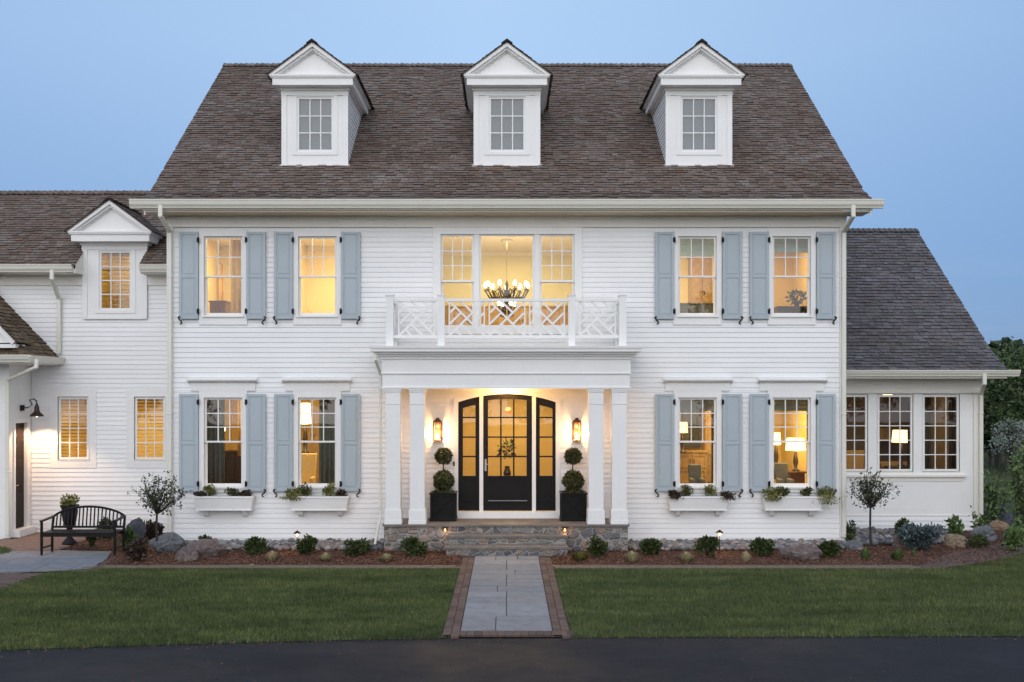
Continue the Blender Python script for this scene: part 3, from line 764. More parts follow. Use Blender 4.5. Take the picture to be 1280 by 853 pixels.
for a, b in ((dz0 + .12, .95), (1.1, dz1 - .12)): mb.box(BX - .052, BX - .035, dy0 + .08, dy1 - .08, a, b)
sd = mb.build('side_door', M['dark_door'], house); MB().tube([(BX - .05, dy0 + .06, 1.12), (BX + .02, dy0 + .06, 1.12), (BX + .02, dy0 + .14, 1.12)], .012, 8).build('handle', M['brass'], sd)
MB().box(BX - .02, BX + .16, dy0 - .1, dy1 + .12, .02, dz0).build('door_step', M['trim'], house)
mb = MB()
shingles(mb, [(EY, EZ), (DL - .02, EZ + (DL - .02 - EY) * PS)], lambda d, z: (-16, EX - (d - EY)), mi=0)
fx = lambda x, p: (EX - p.y, x, p.z)
shingles(mb, [(0, EZ), (DL - EY, EZ + (DL - EY) * PS)], lambda u, z: (EY + u, DL - .03), fx=fx, mi=0)
mb.hexa([(-16, EY, EZ - .10), (EX, EY, EZ - .10), (EX, DL - .01, EZ - .10), (-16, DL - .01, EZ - .10), (-16, EY, EZ - .02), (EX, EY, EZ - .02), (EX, DL - .01, EZ - .02), (-16, DL - .01, EZ - .02)], 1)
t = DL - EY - .01
mb.add([(-16, EY, EZ - .02), (EX, EY, EZ - .02), (EX - t, DL - .01, EZ - .02 + t * PS), (-16, DL - .01, EZ - .02 + t * PS), (EX, DL - .01, EZ - .02)], [(0, 1, 2, 3), (1, 4, 2)], 1)
for i in range(13):
    s = i * .135; p = Vector((EX - s, EY + s, EZ + s * PS + .03)); q = Vector((EX - s - .2, EY + s + .2, EZ + (s + .2) * PS + .015)); lift = Vector((0, 0, .025))
    for o1, o2 in ((Vector((.10, .02, -.10)), 1), (Vector((-.02, -.10, -.10)), 1)): mb.add([p + lift, p + lift + o1, q + o1, q], [(0, 1, 2, 3)], 0)
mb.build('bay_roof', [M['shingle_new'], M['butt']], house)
mb = MB(); mb.box(-16, EX - .02, EY + .02, DL - .03, EZ - .17, EZ - .14); mb.box(-16, EX, EY, EY + .02, EZ - .17, EZ - .02); mb.box(EX - .02, EX, EY + .02, DL - .03, EZ - .17, EZ - .02)
mb.bar((EX - .03, DL - .035, EZ + .03), (EX - 1.75, DL - .035, EZ + .03 + 1.72 * PS), .025, .07, (0, 1, 0))
mb.build('fascia', M['trim'], house)
gutter(-16, EX + .12, EY, EZ - .15, EZ + .005)
MB().prism([(EX, EZ - .15), (EX + .085, EZ - .15), (EX + .115, EZ - .08), (EX + .14, EZ), (EX, EZ)], EY, DL - .03, 'y').build('gutter', M['gutter'], house)
gx = -10.20; mb = MB()      # little gable on the bay roof
mb.prism([(gx - 1.25, 4.17), (gx - .13, 4.17), (gx - .69, 4.76)], EY + .06, 22.8, 'y')
for a, b in (((gx, 4.17), (gx - .69, 4.895)), ((gx - 1.38, 4.17), (gx - .69, 4.895))): mb.bar((a[0], EY + .02, a[1]), (b[0], EY + .02, b[1]), .14, .13, (0, 0, 1))
mb.box(gx - 1.38, gx + .02, EY - .02, 22.3, 4.06, 4.14)
mb.build('gable_trim', M['trim'], house)
mb = MB()
for sg in (1, -1):
    fx = (lambda s: lambda x, q: (gx - .69 + s * (.76 - q.y), x, q.z))(sg)
    shingles(mb, [(0, 4.19), (.76, 4.985)], lambda u, z: (EY - .1, min(EY + (z - EZ) / PS + .05, DL - .05)), fx=fx)
    mb.prism([(gx - .69 + sg * .76, 4.165), (gx - .69 + sg * .76, 4.185), (gx - .69, 4.98), (gx - .69, 4.955)], EY - .09, 22.6, 'y', 0)
mb.build('gable_roof', [M['shingle_new'], M['butt']], house)

# ---------------- right wing
rw = [(7.36, 8.20, 1.335, 3.09), (X(1096.5, DR), X(1141.5, DR), 1.335, 3.09), (X(1153, DR), X(1199.5, DR), 1.335, 3.09)]
RXE = 10.76
mb = MB(); slab_wall(mb, fm(DR), XR - .02, RXE, 0, 3.5, rw, -.16, 0); mb.build('wall', M['trim'], house)
mb = MB(); lap(mb, fm(DR), lambda z: (XR, RXE - .17), 0, .33, [], .11, .02); mb.build('siding', M['siding'], house)
mb = MB(); mb.box(RXE - .17, RXE + .02, DR - .045, DR + .2, 0, 3.12); mb.box(XR, RXE + .02, DR - .06, DR + .01, 3.17, 3.44); mb.box(XR, RXE + .02, DR - .075, DR + .01, 3.12, 3.17)
mb.box(XR, 10.42, DR - .08, DR + .01, 1.22, 1.265); mb.box(XR, 10.36, DR - .018, DR + .01, 1.12, 1.22)
mb.box(XR, RXE - .17, DR - .022, DR + .01, .33, .35)
mb.box(XR, 11.0, 23.32, DR - .0, 3.445, 3.47); mb.box(XR, 11.03, 23.30, 23.32, 3.445, 3.60)
mb.build('frieze', M['frieze'], house)
for w in rw: fixed_window(*w, DR, (3, 5), cas=(0, 0, 0, 0))
RP = [(23.28, 3.63), (24.03, 4.06), (28.44, 7.5)]
mb = MB(); shingles(mb, RP, lambda d, z: (XR, 11.03), expo=.138, th=.026); ridge_caps(mb, XR, 11.04, 28.44, 7.515, .78)
mb.prism([(23.31, 3.60), (24.03, 4.04), (28.44, 7.47), (33.5, 3.6), (33.5, 3.5), (28.44, 7.37), (24.03, 3.94), (23.31, 3.53)], XR, 11.03, 'x', 1)
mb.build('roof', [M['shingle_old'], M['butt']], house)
mb = MB(); mb.prism([(DR + .2, 0), (33, 0), (33, 3.7), (28.44, 7.3), (DR + .2, 3.9)], RXE - .16, RXE, 'x'); mb.box(XR, RXE - .16, 32.85, 33, 0, 3.7); mb.build('side_wall', M['siding'], house)

# ---------------- downspouts
yd = D0 - .085
spout([(-7.0, 21.32, 6.9), (-7.0, 21.32, 6.70), (-6.93 - .07, yd, 6.47), (-7.0, yd, .15)])
spout([(6.985 + .0, 21.32, 6.9), (6.985, 21.32, 6.70), (6.985, yd, 6.47), (6.985, yd, .15)])
spout([(X(65, 23.05), 23.05, 5.8), (X(65, 23.05), 23.05, 5.62), (-9.98, DL - .08, 5.22), (-9.98, DL - .08, 4.02)])
spout([(X(46, 21.8), 21.81, 3.8), (X(45, 21.8), 21.81, 3.66), (X(12, DB), DB - .09, 3.40), (X(12, DB), DB - .09, .1)], .075, .06)
spout([(X(1231, 23.2), 23.22, 3.55), (X(1231, 23.2), 23.22, 3.33), (RXE - .03, DR - .085, 3.10), (RXE - .03, DR - .085, .12)])

# ---------------- porch
PC = -.02; PF = 20.93
mb = MB(); mb.box(PC - 2.42, PC + 2.41, PF - .02, D0 - .03, 0, .485); porch = mb.build('porch_base', M['stone'], house)
MB().box(PC - 2.45, PC + 2.44, PF - .06, D0 - .028, .486, .523).build('porch_floor', M['porchfloor'], porch)
for k, (yf, zt) in enumerate(((PF - .36, .35), (PF - .70, .178))):
    st = MB().box(-1.165, 1.15, yf, PF - .021 - .34 * k, 0, zt - .045).build('step', M['stone'], house)
    MB().box(-1.19, 1.175, yf - .025, PF - .0215 - .34 * k, zt - .044, zt).build('tread', M['tread'], st)
# entablature and cornice
mb = MB(); hw = 2.45
mb.box(PC - hw, PC + hw, PF - .0, PF + .34, 3.23, 3.52); mb.box(PC - hw - .015, PC + hw + .015, PF - .015, PF + .34, 3.52, 3.83)
mb.box(PC - hw - .03, PC + hw + .03, PF - .03, PF + .3, 3.505, 3.53)
for s in (-1, 1):
    a, b = sorted((PC + s * hw, PC + s * (hw - .34))); mb.box(a, b, PF + .34, D0, 3.23, 3.83)
mb.box(PC - hw - .03, PC + hw + .03, PF - .02, PF + .345, 3.215, 3.25)
mb.build('entablature', M['trim'], house)
mb = MB()
for o, a, b in ((.045, 3.80, 3.85), (.085, 3.85, 3.89), (.14, 3.89, 3.93), (.20, 3.93, 3.945), (.215, 3.945, 4.0), (.235, 4.0, 4.03), (.245, 4.03, 4.05)): mb.box(PC - hw - o, PC + hw + o, PF - o, D0 - .002, a, b)
mb.build('cornice', M['trim'], house)
MB().box(PC - hw + .34, PC + hw - .34, PF + .34, D0 - .03, 3.34, 3.36).build('porch_ceiling', M['trim'], house)
mb = MB(); mb.lathe((0, 21.55, 3.325), [(.07, 0), (.085, .014)], 16); cl = mb.build('recessed_light', emis('recessed_lamp', (1, .74, .36), 6), house)
for x in (-2.265, -1.785, 1.765, 2.225):
    mb = MB(); y = PF + .165
    for h_, a, b in ((.175, .523, .60), (.168, .60, .80), (.158, .80, .825), (.147, .825, 2.90), (.155, 2.90, 2.93), (.147, 2.93, 3.14), (.158, 3.14, 3.17), (.17, 3.17, 3.214)): mb.box(x - h_, x + h_, y - h_, y + h_, a, b)
    mb.build('porch_column', M['trim'], house, bevel=.004)
spout([(X(469, 20.75), 20.8, 3.98), (X(469, 20.75), 20.8, 3.78), (PC - hw - .07, 21.2, 3.5), (PC - hw - .07, 21.2, .7), (PC - hw - .17, 21.1, .12)], .05, .045)
# entrance: doors, sidelights
mb = MB(); n = 28; ya, yb = D0 - .045, D0 + .01
for i in range(n):
    a = AX - AH + 2 * AH * i / n; b = AX - AH + 2 * AH * (i + 1) / n
    mb.prism([(a, arch(a)), (b, arch(b)), (b, arch(b) + .08), (a, arch(a) + .08)], ya, yb, 'y')
    mb.prism([(a, arch(a) + .003), (b, arch(b) + .003), (b, AZC + .02), (a, AZC + .02)], yb - .006, D0 + .12, 'y')
mb.box(AX - AH - .085, AX - AH, ya, yb, .53, arch(AX - AH) + .08); mb.box(AX + AH, AX + AH + .085, ya, yb, .53, arch(AX + AH) + .08)
mb.box(AX - AH - .085, AX + AH + .085, D0 - .09, D0 - .046, .524, .655); mb.box(AX - AH, AX + AH, D0 - .046, D0 + .1, .53, .66)
mu = (X(599.3, D0), X(604, D0), X(665, D0), X(669.8, D0))
for a, b in ((mu[0], mu[1]), (mu[2], mu[3])): mb.box(a, b, D0 - .04, D0 + .1, .66, arch((a + b) / 2) - .002)
mb.build('door_casing', M['trim'], house)
def leaf_door(x0, x1, gx0, gx1, cols, name):
    gz0 = Z(595.2, D0); z0 = .672; rails = [Z(y, D0) for y in (522.2, 546.7, 571)]; y0, y1 = D0 + .015, D0 + .06
    mb = MB(); gt = lambda x: arch(x) - .105 - .05 * (cols == 1)
    mb.box(x0, gx0, y0, y1, z0, min(arch(x0), arch(gx0)) - .012); mb.box(gx1, x1, y0, y1, z0, min(arch(x1), arch(gx1)) - .012)
    mb.box(gx0, gx1, y0 + .02, y1 - .005, z0, gz0 - .05); mb.box(gx0, gx1, y0, y1, gz0 - .05, gz0); mb.box(gx0, gx1, y0, y1, z0, z0 + .10); mb.box(gx0, gx1, y0, y1, Z(627.5, D0), Z(624.8, D0))
    for i in range(10):
        a = x0 + (x1 - x0) * i / 10; b = x0 + (x1 - x0) * (i + 1) / 10
        mb.prism([(a, gt(a)), (b, gt(b)), (b, arch(b)), (a, arch(a))], y0 + .001, y1 - .001, 'y')
    for c in range(1, cols): x = gx0 + (gx1 - gx0) * c / cols; mb.box(x - .016, x + .016, y0 + .003, y1 - .003, gz0, gt(x) + .02)
    for z in rails:
        for c in range(cols):
            a = gx0 + (gx1 - gx0) * c / cols + (.016 if c else 0); b = gx0 + (gx1 - gx0) * (c + 1) / cols - (.016 if c < cols - 1 else 0); mb.box(a, b, y0 + .005, y1 - .005, z - .015, z + .015)
    d = mb.build(name, M['black'], house)
    mb = MB(); k = 8
    V = []; 
    for i in range(k + 1): x = gx0 + (gx1 - gx0) * i / k; V += [(x, D0 + .04, gz0), (x, D0 + .04, gt(x) + .02)]
    mb.add(V, [(2 * i, 2 * i + 2, 2 * i + 3, 2 * i + 1) for i in range(k)]); mb.build('pane', M['glass'], d)
    return d
fd = leaf_door(mu[1], mu[2], X(610, D0), X(658.3, D0), 3, 'front_door')
leaf_door(AX - AH, mu[0], X(578.6, D0), X(594.3, D0), 1, 'sidelight'); leaf_door(mu[3], AX + AH, X(674.7, D0), X(690.6, D0), 1, 'sidelight')
mb = MB(); hx = X(607, D0); mb.box(hx - .02, hx + .02, D0 + .003, D0 + .014, 1.50, 1.75); mb.tube([(hx, D0 + .01, 1.64), (hx, D0 - .05, 1.64), (hx + .10, D0 - .05, 1.64)], .010, 8); mb.build('handle', M['steel'], fd)
mb = MB(); mb.box(fd and mu[1] + .1 or 0, mu[2] - .1, D0 + .005, D0 + .0145, Z(626.6, D0), Z(625.8, D0)); mb.build('kick_strip', M['steel'], fd)
mb = MB(); mb.box(X(566.6, D0), X(568.6, D0), D0 - .05, D0 - .03, Z(582.5, D0), Z(577, D0)); mb.build('doorbell', M['iron'], house)
# balcony railing above the porch
rail = thing('balcony_railing', None, None, (PC, 21.05, 4.05), parent=house)
yr = 21.05; zb, zt = 4.22, 5.005
PX = [(-2.335, .072), (-1.312, .068), (1.285, .068), (2.297, .072)]
for x, h_ in PX:
    mb = MB(); mb.box(x - h_, x + h_, yr - h_, yr + h_, 4.05, 5.06); mb.box(x - h_ - .014, x + h_ + .014, yr - h_ - .014, yr + h_ + .014, 5.06, 5.085); mb.build('post', M['trim'], rail)
for x in (-2.335, 2.297):
    mb = MB(); mb.box(x - .06, x + .06, D0 - .12, D0 - .03, 4.05, 5.06); mb.build('post', M['trim'], rail)
def chip(mb, x0, x1, z0, z1, f, w=.030):
    P = lambda u, v: f(x0 + (x1 - x0) * u, z0 + (z1 - z0) * v)
    w = .04
    L = [((0, 1), (1, 0)), ((0, 0), (1, 1)), ((.34, 1), (.67, .67)), ((.67, 1), (.835, .835)), ((1, .66), (.67, .33)), ((1, .33), (.835, .165)),
         ((.66, 0), (.33, .33)), ((.33, 0), (.165, .165)), ((0, .34), (.33, .67)), ((0, .67), (.165, .835))]
    for i, (a, b) in enumerate(L): mb.bar(P(*a), P(*b), w + (i % 2) * .0005, .026 + i * .0008, (0, 1, 0) if True else 0)
def panel(xs, xe, sub, f, side=False):
    mb = MB(); hb = lambda a, b, c, d, t=.025: mb.hexa([f(a, c, -t), f(b, c, -t), f(b, c, t), f(a, c, t), f(a, d, -t), f(b, d, -t), f(b, d, t), f(a, d, t)])
    hb(xs, xe, zt - .055, zt, .035); hb(xs, xe, zb, zb + .06, .03)
    for a, b in sub:
        hb(a - .028, a, zb + .06, zt - .055, .018); hb(b, b + .028, zb + .06, zt - .055, .018)
        chip(mb, a, b, zb + .06, zt - .055, lambda u, z: f(u, z, 0))
    mb.build('panel', M['trim'], rail)
ff = lambda u, z, n: (u, yr + n, z)
q = lambda p: X(p, yr)
panel(PX[0][0] + .072, PX[1][0] - .068, [(q(499.5), q(543))], ff); panel(PX[2][0] + .068, PX[3][0] - .072, [(q(725), q(768))], ff)
panel(PX[1][0] + .068, PX[2][0] - .068, [(q(562.5), q(604.5)), (q(612.5), q(655)), (q(663), q(704.5))], ff)
for x in (-2.335, 2.297): panel(yr + .072, D0 - .12, [(yr + .14, D0 - .19)], (lambda X0: lambda u, z, n: (X0 + n, u, z))(x))

# ---------------- rooms
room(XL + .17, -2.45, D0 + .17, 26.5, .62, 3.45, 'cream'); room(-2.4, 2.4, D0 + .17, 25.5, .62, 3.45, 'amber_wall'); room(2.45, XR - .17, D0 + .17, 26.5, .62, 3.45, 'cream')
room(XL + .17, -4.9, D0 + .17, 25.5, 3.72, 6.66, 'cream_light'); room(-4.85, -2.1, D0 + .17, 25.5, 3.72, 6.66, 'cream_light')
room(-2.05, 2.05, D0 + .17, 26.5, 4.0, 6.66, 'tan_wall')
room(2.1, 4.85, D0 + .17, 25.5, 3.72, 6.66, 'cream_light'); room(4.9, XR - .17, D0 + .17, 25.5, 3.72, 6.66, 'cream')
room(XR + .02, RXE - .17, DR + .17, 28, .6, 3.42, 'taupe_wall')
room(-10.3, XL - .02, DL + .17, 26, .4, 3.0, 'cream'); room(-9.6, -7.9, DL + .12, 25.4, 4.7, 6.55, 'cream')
# ================================================================== GROUND
def sheet(name, poly, z, mat):
    return tag(mesh_obj(name, [(x, y, z) for x, y in poly], [tuple(range(len(poly)))], M[mat]), kind='structure')
sheet('ground', [(-400, -60), (400, -60), (400, 900), (-400, 900)], -.03, 'lawn_base')
road_edge = [G(-80, 817), G(0, 812.5), G(150, 807.5), G(300, 803), G(450, 799.5), G(560, 797.5), G(711, 797), G(900, 796), G(1100, 795.5), G(1280, 795), G(1400, 795)]
sheet('driveway', [(-40, -30)] + [(-40, road_edge[0][1] - 1.2)] + road_edge + [(40, road_edge[-1][1])] + [(40, -30)], -.012, 'asphalt')
sheet('mulch_bed', [(-8.0, 19.2), (6.8, 19.1), (9.0, 19.35), (9.9, 20.1), (10.5, 21.4), (13.5, 22.6), (15, 24), (10.7, 24.1), (7, 24.1), (7, 22.05), (-7, 22.05), (-7, 23.7), (-9.0, 23.7), (-8.9, 21.3)], -.005, 'mulch')

def pavers(name, rects, z, gap, mat, h=.03, bedmat='mortar', bed=True):
    mb = MB()
    for r in rects:
        q = [(r[0] + gap, r[1] + gap), (r[2] - gap, r[1] + gap), (r[2] - gap, r[3] - gap), (r[0] + gap, r[3] - gap)]
        dz = random.uniform(-.002, .002)
        mb.hexa([(x, y, z - h) for x, y in q] + [(x, y, z + dz) for x, y in q])
    return tag(mb.build(name, M[mat]), kind='structure')
# front walk: bluestone in random sizes, brick borders
wx0, wx1, wy0, wy1 = -.615, .595, 13.86, 20.2
sheet('walk_bed', [(wx0 - .23, wy0 - .28), (wx1 + .23, wy0 - .28), (wx1 + .23, wy1), (wx0 - .23, wy1)], -.002, 'joint')
rects = []; y = wy0; rr = random.Random(5)
while y < wy1 - .05:
    h = min(rr.choice([.46, .46, .61, .61, .9]), wy1 - y)
    if wy1 - (y + h) < .25: h = wy1 - y
    c = rr.choice([[.5], [.5], [.38], [.62], [.33, .67], [.5]])
    e = [0] + c + [1]
    for a, b in zip(e[:-1], e[1:]):
        xa = wx0 + (wx1 - wx0) * a; xb = wx0 + (wx1 - wx0) * b
        if h > .55 and rr.random() < .35: rects += [(xa, y, xb, y + h * .5), (xa, y + h * .5, xb, y + h)]
        else: rects.append((xa, y, xb, y + h))
    y += h
pavers('path', rects, .018, .006, 'slab')
rects = []
for xa, xb in ((wx0 - .222, wx0 - .004), (wx1 + .004, wx1 + .222)):
    y = wy0 - .25
    while y < wy1 - .35: rects.append((xa, y, (xa + xb) / 2, y + .2)); rects.append(((xa + xb) / 2, y - .1, xb, y + .1)); y += .2
x = wx0 - .21
while x < wx1 + .2: rects.append((x, wy0 - .25, x + .1, wy0 - .005)); x += .1
rects = [r for r in rects if not (r[1] < wy0 and wx0 - .01 < r[0] < wx1 and r[3] - r[1] < .22)]
pavers('brick_path_border', rects, .016, .004, 'brick')
# soldier-course edging between mulch and lawn
rects = []
for a, b in ((-7.6, wx0 - .26), (wx1 + .26, 7.4)):
    x = a
    while x < b: y = 18.78 + .012 * math.sin(x); rects.append((x, y, x + .205, y + .17)); rects.append((x - .1, y + .17, x + .105, y + .34)); x += .205
M['edging'] = plain('edging_paver', (.15, .115, .085), .85, .25, 10, bmp=.3)
sheet('edging_bed', [(-7.75, 18.72), (7.6, 18.72), (7.6, 19.16), (-7.75, 19.16)], -.001, 'joint')
pavers('paver_edging', rects, .015, .005, 'edging')
# curved brick path at the right
up = [G(1150, 709.5), G(1178, 695), G(1212, 687), G(1250, 681), G(1282, 677.5), G(1330, 673)]
lo = [G(1150, 713), G(1184, 710.5), G(1228, 704), G(1262, 696.5), G(1284, 690.5), G(1340, 682)]
sheet('brick_path', lo + up[::-1], .004, 'joint')
mb = MB()
for i in range(len(up) - 1):
    u0, u1, l0, l1 = map(Vector, (up[i], up[i + 1], lo[i], lo[i + 1])); n = max(4, int((u1 - u0).length / .1)); k = 12
    for a in range(n):
        for b in range(k):
            def pt(s, t): p = u0.lerp(u1, s).lerp(l0.lerp(l1, s), t); return p
            sh = .5 / n * (b % 2); s0, s1 = (a + .04) / n, (a + .96) / n; t0, t1 = (b + .05) / k, (b + .95) / k
            q = [pt(s0, t0), pt(s0, t1), pt(s1, t1), pt(s1, t0)]
            mb.hexa([(v.x, v.y, .0) for v in q] + [(v.x, v.y, .017 + random.uniform(-.002, .002)) for v in q])
tag(mb.build('brick_path_pavers', M['brick']), kind='structure')
# patio by the bench, side path, landing
pat = [(-16, 18.55), (-9.0, 18.35), G(112, 712), G(132, 701.5), G(140, 690.5), G(60, 688.5), (-9.6, 20.75), (-16, 20.75)]
sheet('patio_bed', [(x, y) for x, y in pat], .0, 'joint')
def inside(p, poly):
    c = False; j = len(poly) - 1
    for i in range(len(poly)):
        if (poly[i][1] > p[1]) != (poly[j][1] > p[1]) and p[0] < (poly[j][0] - poly[i][0]) * (p[1] - poly[i][1]) / (poly[j][1] - poly[i][1]) + poly[i][0]: c = not c
        j = i
    return c
def clip(poly, x0, y0, x1, y1):
    for ax, lim, s in ((0, x0, 1), (0, x1, -1), (1, y0, 1), (1, y1, -1)):
        out = []
        for i in range(len(poly)):
            p, q = poly[i - 1], poly[i]; dp, dq = (p[ax] - lim) * s, (q[ax] - lim) * s
            if (dp >= 0) != (dq >= 0): t = dp / (dp - dq); out.append((p[0] + (q[0] - p[0]) * t, p[1] + (q[1] - p[1]) * t))
            if dq >= 0: out.append(q)
        poly = out
        if not poly: return []
    return poly
mb = MB(); y = 18.2
while y < 20.8:
    h = rr.choice([.46, .61, .61]); x = -16 + rr.uniform(0, .5)
    while x < -7.2:
        w = rr.choice([.61, .91, 1.2, .61]); pl_ = clip(pat, x + .006, y + .006, x + w - .006, y + h - .006)
        if len(pl_) > 2: mb.prism(pl_, -.01, .017 + rr.uniform(-.002, .002), 'z')
        x += w
    y += h
tag(mb.build('patio', M['slab']), kind='structure')
mb = MB()
bp = [G(96, 713.5), G(118, 711), G(136, 700), G(145, 690), G(152, 690), G(143, 701), G(124, 714), G(98, 716.5)]
for i in range(3):
    a, b, c, d = map(Vector, (bp[i], bp[i + 1], bp[6 - i], bp[7 - i])); n = 7
    for k in range(n):
        s, t = (k + .04) / n, (k + .96) / n
        q4 = [a.lerp(b, s), d.lerp(c, s), d.lerp(c, t), a.lerp(b, t)]
        mb.hexa([(v.x, v.y, -.01) for v in q4] + [(v.x, v.y, .016) for v in q4])
tag(mb.build('brick_patio_border', M['brick']), kind='structure')
sheet('side_path', [(-16, 15.0), (-8.1, 17.0), (-8.0, 18.3), (-9.0, 18.35), (-16, 18.55)], -.004, 'joint')
rects = []; y = 15.2; k = 0
while y < 18.3:
    x = -14 + .1 * (k % 2)
    while x < -8.15: rects.append((x, y, x + .2, y + .1)); x += .2
    y += .1; k += 1
pavers('side_path_pavers', rects, .012, .004, 'brick')
sheet('landing', [(-16, 20.75), (-8.9, 20.75), (-8.9, 22.4), (-9.3, 23.6), (-16, 23.6)], .001, 'joint')
rects = []; y = 20.76; k = 0
while y < 23.5:
    x = -14 + .1 * (k % 2)
    while x < -9.05 - .4 * max(0, y - 22.4):
        if not (y > 22.4 and x < BX + .05): rects.append((x, y, x + .2, y + .1))
        x += .2
    y += .1; k += 1
M['brick_landing'] = plain('landing_paver', (.19, .125, .095), .85, .2, 7, bmp=.2)
pavers('landing_pavers', rects, .018, .004, 'brick_landing')

# ---------------- lawn blades
lawnL = [(-8.05, 17.0), (-8.0, 18.35), (-7.45, 18.62), (-7.3, 18.76), (wx0 - .235, 18.76), (wx0 - .235, 13.60)] + [(x, y + .02) for x, y in road_edge[5::-1]] + [(-9.5, 12.55), (-9.5, 15.5), (-8.6, 16.6)]
lawnR = [(wx1 + .235, 18.76)] + [(7.35, 18.76), lo[1], lo[2], lo[3], lo[4], (14.5, 21.6), (14.5, 13.64)] + [(x, y + .02) for x, y in road_edge[:5:-1] if x < 14.4] + [(wx1 + .235, 13.62)]
def np_inside(P, poly):
    c = np.zeros(len(P), bool); j = len(poly) - 1
    for i in range(len(poly)):
        xi, yi = poly[i]; xj, yj = poly[j]
        m = ((yi > P[:, 1]) != (yj > P[:, 1])) & (P[:, 0] < (xj - xi) * (P[:, 1] - yi) / (yj - yi + 1e-12) + xi); c ^= m; j = i
    return c
def blades(P, hgt, wid, rng, lean=.5):
    n = len(P); a = rng.uniform(0, 2 * np.pi, n); h = hgt * rng.uniform(.55, 1.3, n); w = wid * rng.uniform(.7, 1.3, n)
    dx, dy = np.cos(a), np.sin(a); l = rng.normal(size=(n, 2)) * lean * h[:, None]
    V = np.zeros((n, 3, 3), np.float32)
    V[:, 0] = np.stack([P[:, 0] - dx * w / 2, P[:, 1] - dy * w / 2, np.full(n, -.02)], 1)
    V[:, 1] = np.stack([P[:, 0] + dx * w / 2, P[:, 1] + dy * w / 2, np.full(n, -.02)], 1)
    V[:, 2] = np.stack([P[:, 0] + l[:, 0], P[:, 1] + l[:, 1], h], 1)
    return V.reshape(-1, 3), np.arange(3 * n).reshape(n, 3)
for nm, poly, n in (('lawn_grass', lawnL, 330000), ('lawn_grass', lawnR, 400000)):
    A = np.array(poly); P = RNG.uniform(A.min(0), A.max(0), size=(n, 2)); P = P[np_inside(P, poly)]; sel = RNG.uniform(0, 1, len(P)) < .06; P[sel] += RNG.normal(size=(sel.sum(), 2)) * .055
    thin = np.array([mnoise.noise(Vector((x * 1.6, y * 2.2, 3.0))) for x, y in P]); P = P[RNG.uniform(0, 1, len(P)) > np.clip(thin * .9, 0, .6)]
    # uneven mowing height
    V, Fq = blades(P, .042, .009, RNG)
    tag(mesh_obj(nm, V, Fq, M['grass']), 'short mown green lawn beside the front walk', kind='stuff')
sheet('lawn', lawnL, -.008, 'lawn_base'); sheet('lawn', lawnR, -.008, 'lawn_base')
gp = [G(-30, 685), G(0, 686), G(14, 689), G(12, 692.5), G(-10, 696), G(-40, 696)]
A = np.array(gp); P = RNG.uniform(A.min(0), A.max(0), size=(5000, 2)); P = P[np_inside(P, gp)]
V, Fq = blades(P, .06, .01, RNG); V[:, 2] += .02
tag(mesh_obj('grass_patch', V, Fq, M['grass']), kind='stuff')
P = np.stack([RNG.uniform(9, 60, 120000), RNG.uniform(21, 75, 120000)], 1); P = P[(P[:, 0] > 12.5 + .1 * (P[:, 1] - 24)) & (P[:, 0] < P[:, 1] * .62)]
V, Fq = blades(P, .12, .03, RNG)
tag(mesh_obj('meadow_grass', V, Fq, M['grass']), kind='stuff')

P = np.concatenate([np.stack([RNG.uniform(-8, 12, 700), np.interp(RNG.uniform(-8, 12, 700), *zip(*sorted((x, y) for x, y in road_edge))) - np.abs(RNG.normal(size=700)) * .16], 1), np.stack([RNG.uniform(-8, 10, 260), RNG.uniform(11.4, 13.4, 260)], 1)])
P[:700, 1] = np.interp(P[:700, 0], *zip(*sorted((x, y) for x, y in road_edge))) - np.abs(RNG.normal(size=700)) * .12
C = np.stack([P[:, 0], P[:, 1], np.full(len(P), -.006)], 1); V, Fq = leaves(C, .030, RNG, aspect=.7); V[:, 2] = -.008 + np.abs(V[:, 2] + .006) * .4
tag(mesh_obj('road_debris', V, Fq, M['chips']), kind='stuff')
# ---------------- mulch chips and river rock
bedA = [(-7.9, 19.2), (-1.25, 19.2), (-1.25, 20.9), (-8.5, 20.9)]; bedB = [(1.25, 19.2), (6.9, 19.15), (9.0, 19.4), (10.3, 21.2), (7, 21.4), (1.25, 20.9)]; bedC = [(-8.8, 20.6), (-7.0, 20.6), (-7.0, 23.5), (-8.9, 23.5)]; bedD = [(7, 20.8), (10.5, 21.3), (13.4, 22.6), (14, 24), (10, 23.9), (7, 22.5)]
bedE = [(-1.25, 19.2), (wx0 - .25, 19.2), (wx0 - .25, 20.15), (-1.25, 20.9)]; bedF = [(1.25, 19.2), (wx1 + .25, 19.2), (wx1 + .25, 20.15), (1.25, 20.9)]
Pm = []
for poly, n in ((bedA, 14000), (bedB, 15000), (bedC, 4500), (bedD, 8000), (bedE, 1200), (bedF, 1200)):
    A = np.array(poly); P = RNG.uniform(A.min(0), A.max(0), size=(n, 2)); P = P[np_inside(P, poly)]; Pm.append(P[~np_inside(P, [(x, y) for x, y in pat]) & (P[:, 0] > -8.95)])
P = np.concatenate(Pm); n = len(P)
z = RNG.uniform(0, .035, n); C = np.stack([P[:, 0], P[:, 1], z], 1)
V, Fq = leaves(C, .06, RNG, aspect=.35)
V = V.reshape(n, 4, 3); V[:, :, 2] = z[:, None] + (V[:, :, 2] - z[:, None]) * .4; V = V.reshape(-1, 3); V[:, 2] = np.maximum(V[:, 2], .001)
tag(mesh_obj('mulch_chips', V, Fq, M['chips']), 'reddish brown bark mulch in the planting beds', kind='stuff')
import bmesh
bm = bmesh.new(); bmesh.ops.create_icosphere(bm, subdivisions=1, radius=1); IV = np.array([v.co[:] for v in bm.verts]); IF = np.array([[v.index for v in f.verts] for f in bm.faces]); bm.free()
